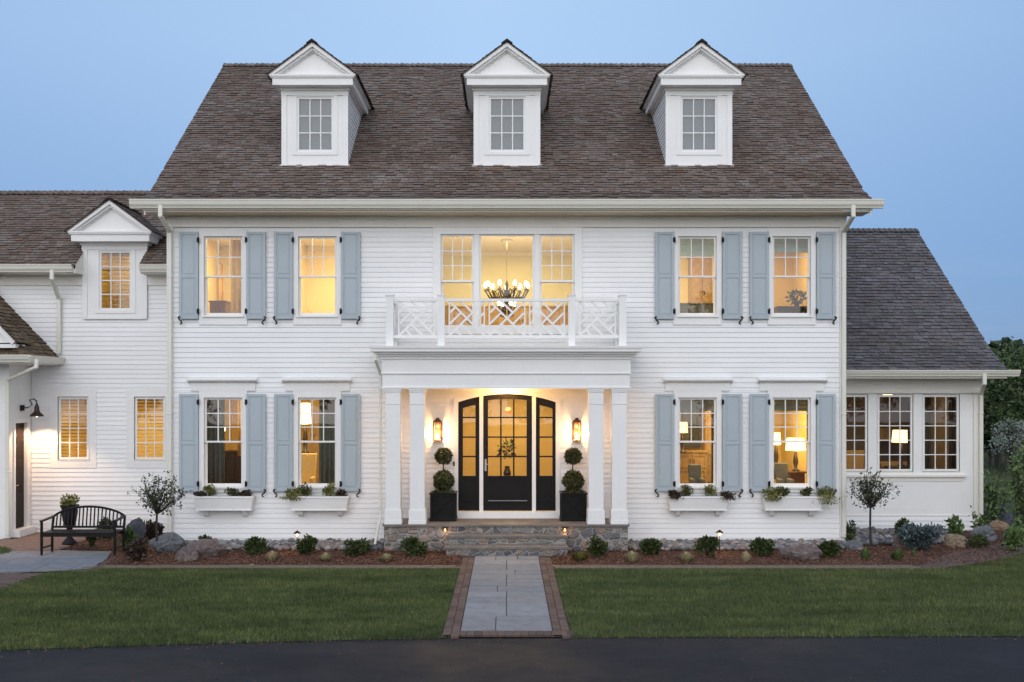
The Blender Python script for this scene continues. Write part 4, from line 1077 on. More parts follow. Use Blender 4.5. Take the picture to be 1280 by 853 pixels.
def pebbles(P, s0, s1, rng, z0=.0):
    n = len(P); s = rng.uniform(s0, s1, n) ** 1.0
    sc = np.stack([s * rng.uniform(.8, 1.5, n), s * rng.uniform(.7, 1.2, n), s * rng.uniform(.5, .85, n)], 1)
    a = rng.uniform(0, 2 * np.pi, n); j = 1 + rng.normal(size=(n, len(IV), 1)) * .09
    B = IV[None] * sc[:, None] * j; ca, sa = np.cos(a)[:, None], np.sin(a)[:, None]
    x = B[:, :, 0] * ca - B[:, :, 1] * sa; y = B[:, :, 0] * sa + B[:, :, 1] * ca
    zz = z0 + sc[:, 2] * .55 + rng.uniform(0, .03, n)
    V = np.stack([x + P[:, 0:1], y + P[:, 1:2], B[:, :, 2] + zz[:, None]], 2).reshape(-1, 3)
    Fq = (IF[None] + (np.arange(n) * len(IV))[:, None, None]).reshape(-1, 3)
    return V, Fq
sA = [(-6.6, 20.95), (-2.5, 20.95), (-2.5, 21.93), (-6.9, 21.93)]; sB = [(2.45, 20.95), (7.0, 20.95), (7.0, 21.93), (2.45, 21.93)]; sC = [(7.08, 21.5), (9.6, 22.0), (9.9, 23.9), (7.08, 23.9)]
Pp = []
for poly, n in ((sA, 1150), (sB, 1300), (sC, 1000)):
    A = np.array(poly); P = RNG.uniform(A.min(0), A.max(0), size=(n, 2)); Pp.append(P[np_inside(P, poly)])
P = np.concatenate(Pp); V, Fq = pebbles(P, .035, .085, RNG)
tag(mesh_obj('river_rock', V, Fq, M['pebbles'], smooth=True), 'grey river stones packed along the foot of the house', kind='stuff')
for poly in (sA, sB, sC): sheet('gravel_base', poly, .002, 'joint')

# ================================================================== BOULDERS
def boulder(name, label, px0, px1, pyt, pyb, mat, seed, group=None, flat=.7, d=None):
    d = d or GD(pyb - 1.5); xc = X((px0 + px1) / 2, d); w = (px1 - px0) * d / F; h = Z(pyt, d)
    bm = bmesh.new(); bmesh.ops.create_icosphere(bm, subdivisions=5, radius=1)
    s = Vector((seed * 3.7, seed * 1.3, seed * 2.1))
    planes = [(Vector((math.sin(seed * 7 + k * 2.4), math.cos(seed * 5 + k * 1.9), math.sin(seed + k * 3.1) * .7 + .3)).normalized(), .62 + .25 * abs(math.sin(seed * 2 + k))) for k in range(9)]
    for v in bm.verts:
        p = v.co.copy()
        for nrm, q in planes:
            e = p.dot(nrm)
            if e > q: p -= nrm * (e - q) * .85
        p *= 1 + .18 * mnoise.noise(p * 1.7 + s) + .09 * mnoise.noise(p * 4.5 + s) + .06 * abs(mnoise.noise(p * 9 + s)) + .03 * mnoise.noise(p * 22 + s)
        v.co = p
    xs = [v.co.x for v in bm.verts]; zs = [v.co.z for v in bm.verts]
    kx = w / (max(xs) - min(xs)); x0 = (max(xs) + min(xs)) / 2; kz = (h + .09) / (max(zs) - min(zs)); z0 = min(zs)
    me = bpy.data.meshes.new(name)
    for v in bm.verts: v.co = Vector(((v.co.x - x0) * kx, v.co.y * kx * flat, (v.co.z - z0) * kz - .09))
    bm.to_mesh(me); bm.free(); me.materials.append(M[mat])
    me.polygons.foreach_set('use_smooth', [True] * len(me.polygons))
    o = bpy.data.objects.new(name, me); o.location = (xc, d + w * flat * .42, 0); COL.objects.link(o); ORG[o.name] = o.location
    return tag(o, label, 'boulder', group)
boulder('boulder', 'large rounded grey boulder behind the small tree at the corner of the house', 183, 229, 667, 694, 'rock_grey', 1)
boulder('boulder', 'wide low pinkish boulder under the leftmost window box', 232, 276, 675, 700, 'rock_pink', 2)
boulder('boulder', 'small pinkish boulder leaning against the wide pink one', 215, 246, 684, 704, 'rock_pink', 3)
boulder('boulder', 'dark grey boulder behind the right end of the bench', 152, 181, 648, 682, 'rock_dark', 4)
boulder('boulder', 'flat pinkish grey boulder under the rightmost window box', 977, 1032, 682, 703, 'rock_pink', 5, flat=.5)
boulder('boulder', 'tan wedge-shaped boulder between the blue juniper and the brick path', 1183, 1213, 668, 687, 'rock_tan', 6)
boulder('boulder', 'rounded dark grey boulder at the corner of the right wing', 1217, 1250, 657, 680, 'rock_grey', 7)
boulder('boulder', 'orange sandstone boulder behind the dark grey one by the right wing', 1238, 1266, 651, 667, 'rock_orange', 8)
boulder('boulder', 'long dark slate ledge beyond the corner of the right wing', 1226, 1262, 630, 653, 'rock_dark', 9, flat=.4)
boulder('boulder', 'dark slate ledge rising at the right above the brick path', 1258, 1300, 640, 662, 'rock_dark', 10, flat=.5)
boulder('boulder', 'small pale stone at the edge of the brick path', 1262, 1276, 668, 677, 'rock_tan', 11)
boulder('boulder', 'grey flat stone beside the downspout at the main corner', 1058, 1082, 676, 690, 'rock_grey', 12)
boulder('boulder', 'brown upright stone to the left of the blue juniper', 1118, 1140, 666, 688, 'rock_pink', 13)
boulder('boulder', 'small flat tan stone sunk in the mulch below the left lawn path light', 308, 318, 705, 709, 'rock_tan', 14)

# ================================================================== PLANTS
def shrub(label, px, pyt, pyb, wpx, mat, n=900, leaf=.055, group=None, name='shrub', cat='shrub', d=None, spread=.9, spiky=False, seed=None):
    d = d or GD(pyb); x = X(px, d); w = wpx * d / F / 2; h = Z(pyt, d)
    rng = np.random.default_rng(int(px * 13 + pyt))
    o = thing(name, label, cat, (x, d, 0), group)
    if spiky:
        m = max(90, n // 3); a = rng.uniform(0, 2 * np.pi, m); q = rng.uniform(0, 1, m) ** .6
        tip = np.stack([x + np.cos(a) * w * q, d + np.sin(a) * w * q * spread, h * (1.05 - .55 * q ** 2) * rng.uniform(.7, 1.05, m)], 1)
        bas = np.stack([x + np.cos(a) * w * .2 * q, d + np.sin(a) * w * .2 * q, np.zeros(m)], 1)
        mid = bas * .45 + tip * .55; mid[:, 2] = np.maximum(bas[:, 2] * .3 + tip[:, 2] * .78, .02)
        s = np.stack([-np.sin(a), np.cos(a), np.zeros(m)], 1) * leaf * .22
        V = np.stack([bas - s, bas + s, mid + s, tip, mid - s], 1).reshape(-1, 3)
        mesh_obj('foliage', V, np.arange(5 * m).reshape(m, 5), M[mat], o)
    else:
        P, dr = clumped(n, (x, d, h * .52), (w, w * spread, h * .56), rng, 16, .40); P[:, 2] = np.maximum(P[:, 2], .012)
        V, Fq = leaves(P, leaf, rng, up_bias=.5, outward=dr)
        mesh_obj('foliage', V, Fq, M[mat], o)
        mb = MB()
        for k in range(6):
            a = rng.uniform(0, 6.28); mb.tube([(x, d, -.02), (x + math.cos(a) * w * .35, d + math.sin(a) * w * .35, h * .4), (x + math.cos(a) * w * .65, d + math.sin(a) * w * .6, h * .75)], [.012, .008, .003], 5)
        mb.build('stem', M['bark_thin'], o)
    return o
GB = 'green shrubs along the front of the house'
for px, pt, pb, w, lb in ((319, 672, 694, 33, 'rounded green shrub in front of the wide pink boulder side of the left window boxes'),
                          (383, 671, 694, 29, 'green shrub with upright shoots beside the left path light'),
                          (445, 677, 695, 40, 'low spreading green shrub next to the downspout left of the porch'),
                          (518, 672, 695, 36, 'dark green shrub against the stone base left of the steps'),
                          (748, 671, 696, 35, 'dark green shrub against the stone base right of the steps'),
                          (813, 673, 695, 31, 'round pale green shrub first right of the porch'),
                          (886, 672, 696, 34, 'dark pointed green shrub beside the right path light'),
                          (953, 675, 695, 34, 'rounded green shrub between the right path light and the flat boulder'),
                          (1038, 679, 697, 28, 'small green shrub right of the flat pinkish boulder')):
    shrub(lb, px, pt, pb, w, 'leaf_box', 1300, .06, GB)
GT = 'straw coloured grass tufts in the mulch'
for px, pt, pb, w, lb in ((340, 691, 702, 20, 'pale yellow tuft in the mulch between the first two shrubs'), (407, 693, 702, 19, 'pale yellow tuft in the mulch between the path light shrub and the low spreading shrub'),
                          (483, 694, 702, 20, 'grey green tuft in the mulch left of the porch steps'), (725, 691, 702, 22, 'bright yellow tuft in the mulch right of the walk'),
                          (790, 691, 703, 22, 'straw coloured tuft left of the round pale green shrub'), (858, 692, 703, 24, 'wispy straw tuft below the dark pointed shrub'), (932, 691, 703, 14, 'small straw tuft right of the right path light')):
    shrub(lb, px, pt - 2, pb, w * 1.1, 'leaf_yellow' if px == 725 else 'leaf_tan', 1300, .05, GT, 'grass_tuft', 'grass tuft', spiky=True)
shrub('spreading blue green juniper in front of the right wing', 1155, 655, 689, 66, 'leaf_juniper', 2800, .07, name='juniper', spread=.7)
shrub('dark broad-leaved shrub behind the juniper at the right wing', 1129, 651, 672, 22, 'leaf_box', 500, .08, d=22.6)
shrub('small tree-like shrub with drooping leaves behind the tan boulder', 1195, 650, 674, 20, 'leaf_bright', 260, .12, d=22.5)
shrub('dark shrub tucked at the corner downspout of the main block', 1062, 652, 680, 14, 'leaf_box', 300, .07, d=21.95)
shrub('bright green tuft in front of the juniper, left of its centre', 1122, 686, 701, 20, 'leaf_bright', 500, .08, None, 'grass_tuft', 'grass tuft', spiky=True)
shrub('small green tuft right below the thin tree at the right wing', 1082, 684, 701, 15, 'leaf_bright', 400, .08, None, 'grass_tuft', 'grass tuft', spiky=True)
shrub('tiny green tuft at the foot of the juniper', 1142, 686, 696, 9, 'leaf_bright', 200, .07, None, 'grass_tuft', 'grass tuft', spiky=True)
shrub('low dark green shrub in front of the dark grey corner boulder', 1222, 668, 686, 28, 'leaf_box', 500, .06)
shrub('leafy green perennial at the right edge of the brick path', 1268, 655, 690, 26, 'leaf_bright', 420, .11)
shrub('burgundy leaved shrub beside the thin tree left of the house corner', 186, 654, 676, 38, 'leaf_purple', 900, .08, d=22.5)
shrub('dark green shrub behind the bench back', 131, 650, 672, 28, 'leaf_box', 800, .07, d=22.6)
shrub('upright green perennial at the right arm of the bench', 160, 662, 688, 14, 'leaf_bright', 220, .10)
shrub('low burgundy perennial between the bench and the thin tree', 172, 676, 703, 28, 'leaf_purple', 420, .08)
shrub('small green perennial behind the bench seat', 114, 668, 684, 10, 'leaf_box', 200, .07)
shrub('small green perennial above the wide pinkish boulder', 256, 671, 690, 18, 'leaf_box', 220, .07, d=21.6)
# window-box plants
def box_plant(label, px, pyt, wpx, mat, bi, hang=0, n=330):
    a, b, yf, yb, zt = BOX[bi]; d = yf + .11; x = X(px, d); w = wpx * d / F / 2 * 1.25; h = max(Z(pyt, d) - zt, .05) * 1.15
    rng = np.random.default_rng(int(px * 7)); o = thing('box_plant', label, 'plant', (x, d, zt - .02), 'plants in the white window boxes')
    P, dr = clumped(n, (x, d, zt + h * .45), (w, .10, h * .6), rng, 9, .45); P[:, 2] = np.maximum(P[:, 2], zt - .01)
    if hang:
        m = int(n * .6); t = rng.uniform(0, 1, m); Q = np.stack([x + rng.normal(size=m) * w * .5 + hang * .05 * t, yf - .03 - .06 * rng.uniform(0, 1, m), zt + .03 - t * abs(hang)], 1); P = np.concatenate([P, Q]); dr = np.concatenate([dr, rng.normal(size=(m, 3))])
    V, Fq = leaves(P, .05, rng, up_bias=.3, outward=dr); mesh_obj('foliage', V, Fq, M[mat], o)
    mb = MB()
    for k in range(4): mb.tube([(x, d, zt - .03), (x + rng.uniform(-.5, .5) * w, d + rng.uniform(-.03, .03), zt + h * .7)], .005, 4)
    mb.build('stem', M['bark_thin'], o)
for a in (('olive mounded plant left of centre in the leftmost window box', 262, 608, 13, 'leaf_yellow', 0), ('dark trailing plant at the left end of the leftmost window box', 251, 616, 13, 'leaf_purple', 0),
          ('small olive plant right of centre in the leftmost window box', 291, 611, 14, 'leaf_mix', 0), ('dark plant at the right end of the leftmost window box', 307, 615, 13, 'leaf_purple', 0),
          ('yellow green plant spilling over the left end of the second window box', 366, 611, 19, 'leaf_yellow', 1, .09), ('olive bushy plant left of centre in the second window box', 379, 606, 15, 'leaf_mix', 1), ('olive bushy plant right of centre in the second window box', 409, 606, 17, 'leaf_yellow', 1), ('dark plant at the right end of the second window box', 426, 614, 12, 'leaf_purple', 1),
          ('dark trailing plant at the left end of the third window box', 843, 614, 12, 'leaf_purple', 2, .06), ('olive round plant left of centre in the third window box', 860, 608, 15, 'leaf_mix', 2), ('yellow green round plant right of centre in the third window box', 889, 608, 16, 'leaf_yellow', 2), ('dark trailing plant at the right end of the third window box', 909, 616, 13, 'leaf_purple', 2, .08),
          ('yellow green plant spilling over the left end of the rightmost window box', 964, 611, 18, 'leaf_yellow', 3, .10), ('olive round plant left of centre in the rightmost window box', 979, 609, 14, 'leaf_mix', 3), ('olive plant right of centre in the rightmost window box', 1008, 610, 17, 'leaf_mix', 3), ('large yellow green plant spilling over the right end of the rightmost window box', 1032, 610, 22, 'leaf_yellow', 3, .18)):
    box_plant(*a)
# small ornamental trees
def small_tree(label, px, pyb, py_fork, px0, px1, pyt, pyc, seed, d):
    rng = np.random.default_rng(seed); x = X(px, d); zf = Z(py_fork, d); zt = Z(pyt, d); xw = (px1 - px0) * d / F / 2; xm = X((px0 + px1) / 2, d)
    o = thing('ornamental_tree', label, 'tree', (x, d, 0)); mb = MB()
    mb.tube([(x + .01, d, -.05), (x - .005, d, zf * .5), (x, d, zf)], [.028, .022, .02], 7); L = []; D_ = []
    for k in range(22):
        a = rng.uniform(0, 6.28); r = rng.uniform(.15, 1.0) ** .7; zz = zf + (zt - zf) * (1.0 - .60 * r ** 2.2) * rng.uniform(.88, 1.0)
        tip = np.array([xm + math.cos(a) * xw * r, d + math.sin(a) * xw * r, zz]); st = np.array([x, d, zf - rng.uniform(0, .05)])
        mid = st * .5 + tip * .5 + np.array([math.cos(a) * -.02, 0, -.03]); mb.tube([st, mid, tip], [.013, .008, .003], 5)
        for t in np.linspace(.35, 1.0, 9):
            p = (1 - t) ** 2 * st + 2 * t * (1 - t) * mid + t * t * tip
            e = p + rng.normal(size=3) * .075
            mb.tube([p, e], [.003, .0015], 3)
            m = rng.integers(3, 7); L.append(e + rng.normal(size=(m, 3)) * .032); 
    mb.build('trunk', M['bark_thin'], o)
    V, Fq = leaves(np.concatenate(L), .062, rng, up_bias=.2); mesh_obj('crown', V, Fq, M['leaf_tree'], o)
small_tree('small thin tree with sparse round crown at the left corner of the main house', 196, 694, 641, 165, 231, 596, 640, 3, 20.6)
small_tree('small thin tree with sparse round crown in front of the right wing', 1088, 684, 633, 1058, 1120, 586, 632, 8, 21.4)

# topiaries
def topiary(label, px, tw):
    d = 21.66; x = X(px, d); z0 = .523
    o = thing('potted_topiary', label, 'topiary', (x, d, z0), 'topiaries beside the front door'); h = .235; mb = MB(); t = z0 + .035; T = Z(616, 21.5)
    for sx in (-1, 1):
        for sy in (-1, 1): mb.box(x + sx * h - .025, x + sx * h + .025, d + sy * h - .025, d + sy * h + .025, z0, T - .03)
    mb.box(x - h + .01, x + h - .01, d - h + .012, d + h - .012, t, T - .03)
    for sy in (-1, 1):
        y = d + sy * (h + .002)
        mb.bar((x - h + .03, y, t + .05), (x + h - .03, y, T - .08), .03, .012, (0, 1, 0)); mb.bar((x - h + .03, y, T - .08), (x + h - .03, y, t + .05), .03, .013, (0, 1, 0))
        for a, b in ((t, t + .045), (T - .075, T - .031)): mb.box(x - h + .025, x + h - .025, y - .012, y + .012, a, b)
        mb.box(x - .04, x + .04, y - .014, y + .014, (t + T) / 2 - .05, (t + T) / 2 + .03)
    ring3 = [(x - h - .04, x + h + .04, d - h - .04, d - h + .012), (x - h - .04, x + h + .04, d + h - .012, d + h + .04), (x - h - .04, x - h + .012, d - h + .012, d + h - .012), (x + h - .012, x + h + .04, d - h + .012, d + h - .012)]
    for q4 in ring3: mb.box(*q4, T - .03, T); mb.box(*q4, z0 + .012, z0 + .05)
    pl = mb.build('planter', M['black'], o, bevel=.004)
    MB().box(x - h + .012, x + h - .012, d - h + .012, d + h - .012, T - .06, T - .028).build('soil', M['soil'], pl)
    rng = np.random.default_rng(int(px)); s = MB(); z1, z2 = Z(601, d), Z(570.5, d)
    s.tube([(x, d, T - .06), (x + .01, d, z1), (x - .01, d, (z1 + z2) / 2), (x + .005, d, z2)], [.018, .016, .013, .01], 7); s.tube([(x + .03, d, T - .06), (x - .012, d + .012, (z1 + z2) / 2), (x, d, z2)], [.012, .010, .008], 6)
    s.build('stem', M['bark_thin'], o)
    for z, r, n in ((z1, .20, 4200), (z2, .16, 3000)):
        P, dr = ball_points(n, (x, d, z), (r, r, r * .93), rng, .5); P += np.array([[.02 * mnoise.noise(Vector(q) * 9), .02 * mnoise.noise(Vector(q) * 9 + Vector((5, 0, 0))), .02 * mnoise.noise(Vector(q) * 9 + Vector((0, 5, 0)))] for q in P]); V, Fq = leaves(P, .046, rng, outward=dr * .6, aspect=.6); b = mesh_obj('foliage', V, Fq, M['leaf_topiary'], o)
    P, dr = ball_points(420, (x, d, T - .0), (h - .01, h - .01, .06), rng, .3); V, Fq = leaves(P, .05, rng, up_bias=.4); mesh_obj('underplanting', V, Fq, M['leaf_mix'], o)
topiary('two-ball boxwood topiary in black square planter left of the front door', 554.6, 1); topiary('two-ball boxwood topiary in black square planter right of the front door', 716.4, 1)

# ================================================================== LAMPS OUTSIDE
def lantern(label, px):
    x = X(px, D0); y = D0 - .12; zb, zt = Z(551.5, D0), Z(523.5, D0); o = thing('wall_lantern', label, 'lantern', (x, D0 - .03, zb), 'lanterns flanking the front door'); h = .082
    mb = MB(); mb.box(x - .055, x + .055, D0 - .045, D0 - .022, zb + .06, zt - .03)
    mb.box(x - h, x + h, y - h, y + h, zb, zb + .02); mb.box(x - h - .008, x + h + .008, y - h - .008, y + h + .008, zt - .07, zt - .05); mb.box(x - .02, x + .02, y + h, D0 - .04, zt - .12, zt - .09); mb.box(x - .02, x + .02, y + h, D0 - .04, zb + .02, zb + .04)
    for sx in (-1, 1):
        for sy in (-1, 1): mb.box(x + sx * h - .009, x + sx * h + .009, y + sy * h - .009, y + sy * h + .009, zb + .02, zt - .07)
    mb.hexa([(x - h, y - h, zt - .05), (x + h, y - h, zt - .05), (x + h, y + h, zt - .05), (x - h, y + h, zt - .05), (x - .045, y - .045, zt - .01), (x + .045, y - .045, zt - .01), (x + .045, y + .045, zt - .01), (x - .045, y + .045, zt - .01)])
    mb.lathe((x, y, zt - .01), [(.03, 0), (.04, .012), (.02, .03)], 10); mb.build('cage', M['copper'], o)
    mb = MB(); mb.lathe((x, y, zb + .02), [(.028, 0), (.028, .05)], 10); mb.lathe((x, y, zb + .05), [(.05, 0), (.052, .25), (.045, .26)], 12); mb.build('chimney', M['glass_amber'], o)
    mb = MB(); mb.lathe((x, y, zb + .06), [(.012, -.02), (.034, .02), (.030, .06), (.010, .11), (.003, .13)], 10); mb.build('flame_bulb', M['bulb'], o)
    lamp_light(x, y - .115, zb + .16, 22, .05, (1, .53, .21)); lamp_light(x, y + .0, zb + .30, 4.0, .03, (1, .60, .26))
lantern('aged copper wall lantern glowing to the left of the front door', 547.5); lantern('aged copper wall lantern glowing to the right of the front door', 720.6)
def gooseneck():
    xm = BX + .03; y = 23.1; z = Z(510, y); xs = X(46, y); o = thing('barn_lamp', 'black gooseneck barn lamp over the dark side door at the far left', 'wall lamp', (xm, y, z))
    MB().lathe((xm, y, z - .06), [(.05, 0), (.05, .12)], 12).build('mount', M['iron'], o)
    z2 = Z(500, y); MB().tube([(xm, y, z), (xm + .12, y, z), (xm + .22, y, z + .07), (xs - .16, y, z2 + .0), (xs - .07, y, z2 + .02), (xs - .01, y, z2 - .02), (xs, y, z2 - .09)], .014, 8).build('arm', M['iron'], o)
    zs = Z(520.5, y); mb = MB(); mb.lathe((xs, y, zs), [(.145, -.005), (.15, 0), (.13, .035), (.075, .085), (.055, .12), (.05, .2), (.03, .25), (.018, .28)], 20); mb.build('lamp_shade', M['bronze'], o, smooth=True)
    b = MB(); b.lathe((xs, y, zs - .012), [(.01, 0), (.03, .02), (.03, .045)], 10); b.build('bulb', M['bulb'], o)
    l = bpy.data.lights.new('lamp_light', 'SPOT'); l.energy = 110; l.color = (1, .60, .34); l.spot_size = R(125); l.spot_blend = .35; l.shadow_soft_size = .05
    lo_ = bpy.data.objects.new('lamp_light', l); lo_.location = (xs, y, zs - .03); COL.objects.link(lo_)
gooseneck()
def path_light(label, px, pyt, pyb, w):
    d = GD(pyb); x = X(px, d); zt = Z(pyt, d); o = thing('path_light', label, 'path light', (x, d, 0), 'path lights in the mulch'); s = MB(); s.tube([(x, d, -.05), (x, d, zt - .05)], .009, 7); s.build('stem', M['bronze'], o)
    mb = MB(); mb.lathe((x, d, zt - .055), [(.075, 0), (.07, .012), (.03, .04), (.012, .055)], 14); mb.build('cap', M['bronze'], o)
    b = MB(); b.lathe((x, d, zt - .10), [(.018, 0), (.022, .025), (.018, .05)], 10); b.build('lamp', M['bulb_small'], o); lamp_light(x, d - .05, zt - .11, w * .8, .03, (1, .55, .24))
path_light('bronze path light with small cap below the second left window box', 371.5, 663.5, 692, 5); path_light('bronze path light with small cap below the third window box', 899.5, 662.5, 692, 5)
def step_light(label, px):
    d = PF - .03; x = X(px, d); z = Z(664, d); o = thing('step_light', label, 'step light', (x, d, z), 'step lights on the stone base'); mb = MB(); mb.box(x - .035, x + .035, d - .03, d + .01, z - .01, z + .06); mb.box(x - .05, x + .05, d - .075, d + .01, z + .06, z + .072); mb.build('housing', M['copper'], o)
    b = MB(); b.lathe((x, d - .045, z + .01), [(.01, 0), (.018, .02), (.012, .045)], 8); b.build('lamp', M['bulb_small'], o); lamp_light(x, d - .08, z - .01, .7, .02, (1, .55, .25))
step_light('small copper step light on the stone base left of the steps', 556.5); step_light('small copper step light on the stone base right of the steps', 706)

# ================================================================== BENCH and URN
def bench():
    d0, d1 = 20.25, 20.72; xl, xr = X(52, d0), X(143.5, d0); o = thing('garden_bench', 'black slatted garden bench with arched back on the bluestone patio', 'bench', (xl, d0, .017)); z0 = .017; sz = .44; w = .05
    for x in (xl, xr):
        MB().tube([(x, d0, z0), (x, d0, z0 + .12), (x, d0, sz - .02), (x, d0, .66)], [.02, .026, .028, .026], 8).build('leg', M['iron'], o)
        MB().tube([(x, d1, z0), (x, d1, sz), (x, d1 + .07, Z(645, d1))], [.024, .026, .024], 8).build('leg', M['iron'], o)
        mb = MB(); mb.bar((x, d0 - .03, .67), (x, d1 + .04, .70), .06, .028); mb.build('armrest', M['iron'], o)
        mb = MB(); mb.bar((x, d0, .15), (x, d1, .15), .022, .028); mb.build('stretcher', M['iron'], o)
    mb = MB()
    for k in range(7): y = d0 - .01 + k * .073; mb.box(xl - .02, xr + .02, y, y + .055, sz - .012, sz + .012)
    mb.box(xl, xr, d0, d0 + .03, sz - .07, sz - .012); mb.box(xl, xr, d1 - .03, d1, sz - .07, sz - .012); mb.build('seat', M['iron'], o)
    n = 24; mb = MB(); arc = []
    zs, zt = Z(646, d1 + .06), Z(633.5, d1 + .06)
    for i in range(n + 1):
        t = i / n; arc.append(Vector((xl + (xr - xl) * t, d1 + .07, zs + (zt - zs) * (1 - (2 * t - 1) ** 2) ** .75)))
    mb.tube(arc, .022, 8); mb.bar((xl, d1 + .01, sz + .06), (xr, d1 + .01, sz + .06), .03, .04)
    for i in range(1, 19):
        t = i / 19; k = t * n; a = arc[int(k)].lerp(arc[min(int(k) + 1, n)], k - int(k)); mb.bar((a.x, d1 + .01, sz + .05), (a.x, a.y, a.z), .024, .016, (0, 1, 0))
    mb.build('backrest', M['iron'], o)
bench()
d = 21.75; x = X(87, d); o = thing('urn_planter', 'tall black urn with yellow green plant standing behind the bench', 'planter', (x, d, .018)); h = Z(631, d)
MB().lathe((x, d, .018), [(.15, 0), (.15, .03), (.12, .06), (.05, .14), (.045, .28), (.07, .34), (.13, .46), (.165, h - .15), (.155, h - .10), (.185, h - .06), (.185, h - .02), (.16, h - .03)], 20).build('urn', M['iron'], o, smooth=True)
P, dr = clumped(420, (x, d, h + .05), (.21, .21, .13), np.random.default_rng(4), 12, .4); V, Fq = leaves(P, .07, np.random.default_rng(5), up_bias=.6, outward=dr); mesh_obj('foliage', V, Fq, M['leaf_yellow'], o)

# ================================================================== WOODS BEYOND
def far_tree_mesh(seed, mat, conifer=False, n=5200, leaf=.34):
    rng = np.random.default_rng(seed); o = thing('broadleaf_tree' if not conifer else 'conifer_tree', None, None, (0, 0, 0)); mb = MB()
    mb.tube([(0, 0, -.2), (.03, .02, .2), (-.02, .03, .55)], [.035, .028, .014], 8)
    if conifer:
        t = rng.uniform(0, 1, n) ** .75; a = rng.uniform(0, 6.28, n); lay = .75 + .25 * np.abs(np.sin(t * 30)); r = (1 - t) * .32 * lay * rng.uniform(.25, 1, n) ** .6
        P = np.stack([np.cos(a) * r, np.sin(a) * r, .08 + t * .92], 1); dr = np.stack([np.cos(a), np.sin(a), np.full(n, -.2)], 1)
        mb.tube([(0, 0, .5), (0, 0, .98)], [.014, .003], 6)
    else:
        P, dr = clumped(n, (0, 0, .60), (.40, .40, .40), rng, 26, .34)
        for k in range(9):
            a = rng.uniform(0, 6.28); mb.tube([(0, 0, .2 + .02 * k), (math.cos(a) * .14, math.sin(a) * .14, .45), (math.cos(a) * .28, math.sin(a) * .28, .66 + .03 * (k % 3))], [.016, .010, .003], 5)
    mb.build('trunk', M['bark'], o); V, Fq = leaves(P, leaf / 9, rng, up_bias=.2, outward=dr * .6); mesh_obj('crown', V, Fq, M[mat], o)
    return o
def place(src, first, label, name, cat, group, x, y, s, rz, sz=1.0, z=0):
    if first: o = src
    else:
        o = src.copy(); COL.objects.link(o)
        for ch in src.children: c = ch.copy(); COL.objects.link(c); c.parent = o; ORG[c.name] = Vector((0, 0, 0))
    o.location = (x, y, z); o.scale = (s, s, s * sz); o.rotation_euler = (0, 0, rz); return tag(o, label, cat, group)
protos = [far_tree_mesh(21, 'leaf_far'), far_tree_mesh(22, 'leaf_far2'), far_tree_mesh(23, 'leaf_far2', True), far_tree_mesh(24, 'leaf_pale', n=2600)]
used = [True] * 4
SPOT = [(1, 1246, 46, 5.1, 'tall dark tree just clear of the roof edge of the right wing'), (0, 1270, 42, 5.3, 'bushy green tree rising highest beyond the right wing'), (2, 1257, 58, 6.0, 'dark pointed evergreen between the two tallest trees'),
        (1, 1284, 52, 5.9, 'dark tree behind the bushy green one, cut by the picture edge'), (0, 1246, 43, 3.6, 'mid green bushy tree low behind the wing corner'), (3, 1262, 40, 2.5, 'pale silvery shrub tree in the middle of the woods edge'),
        (0, 1281, 41, 3.4, 'fresh green tree low at the picture edge in front of the dark one'), (1, 1222, 55, 4.9, 'dark tree half hidden by the right wing roof'), (1, 1312, 45, 5.4, 'dark tree next outside the picture edge'), (0, 1345, 50, 5.8, 'green tree well outside the picture edge'),
        (2, 1335, 60, 7.0, 'tall evergreen outside the picture edge'), (1, 1236, 44, 2.4, 'low dark bush at the edge of the meadow behind the wing downspout')]
for i, (k, px, dd, h, lb) in enumerate(SPOT):
    cat = 'tree'; place(protos[k], used[k], lb, None, cat, 'trees beyond the right wing', X(px, dd), dd, h, i * 1.7, 1.0); used[k] = False
rng = np.random.default_rng(77)      # the wood behind them, one mass
n = 52000; P = np.stack([rng.uniform(26, 110, n) * np.where(np.arange(n) % 2, 1, -1), rng.uniform(66, 84, n), rng.uniform(0, 1, n)], 1); top = 4.9 + .7 * np.sin(P[:, 0] * .7) + .5 * np.sin(P[:, 0] * 1.9 + 1) + .02 * P[:, 0]
P[:, 2] = P[:, 2] ** .8 * top; V, Fq = leaves(P, 1.1, rng, up_bias=.2, aspect=.7); tag(mesh_obj('far_woods', V, Fq, M['leaf_far2']), kind='stuff')
Vs, Ds = [], []
for k in range(64):
    x = -95 + 190 * k / 63 + rng.uniform(-1.5, 1.5); y = rng.uniform(-78, -58); h = rng.uniform(7, 15); n = 1500
    if k % 3 == 0:
        t = rng.uniform(0, 1, n) ** .7; a = rng.uniform(0, 6.28, n); r = (1 - t) * 2.3 * rng.uniform(.2, 1, n) ** .6
        Vs.append(np.stack([x + np.cos(a) * r, y + np.sin(a) * r, t * h * 1.1], 1)); Ds.append(rng.normal(size=(n, 3)))
    else:
        q, dr = clumped(n, (x, y, h * .52), (2.8, 2.8, h * .5), rng, 20, .36); Vs.append(q); Ds.append(dr)
V, Fq = leaves(np.concatenate(Vs), .62, rng, up_bias=.2, outward=np.concatenate(Ds) * .5, aspect=.6); tag(mesh_obj('far_woods', V, Fq, M['leaf_far2']), kind='stuff')   # across the drive, mirrored in the panes
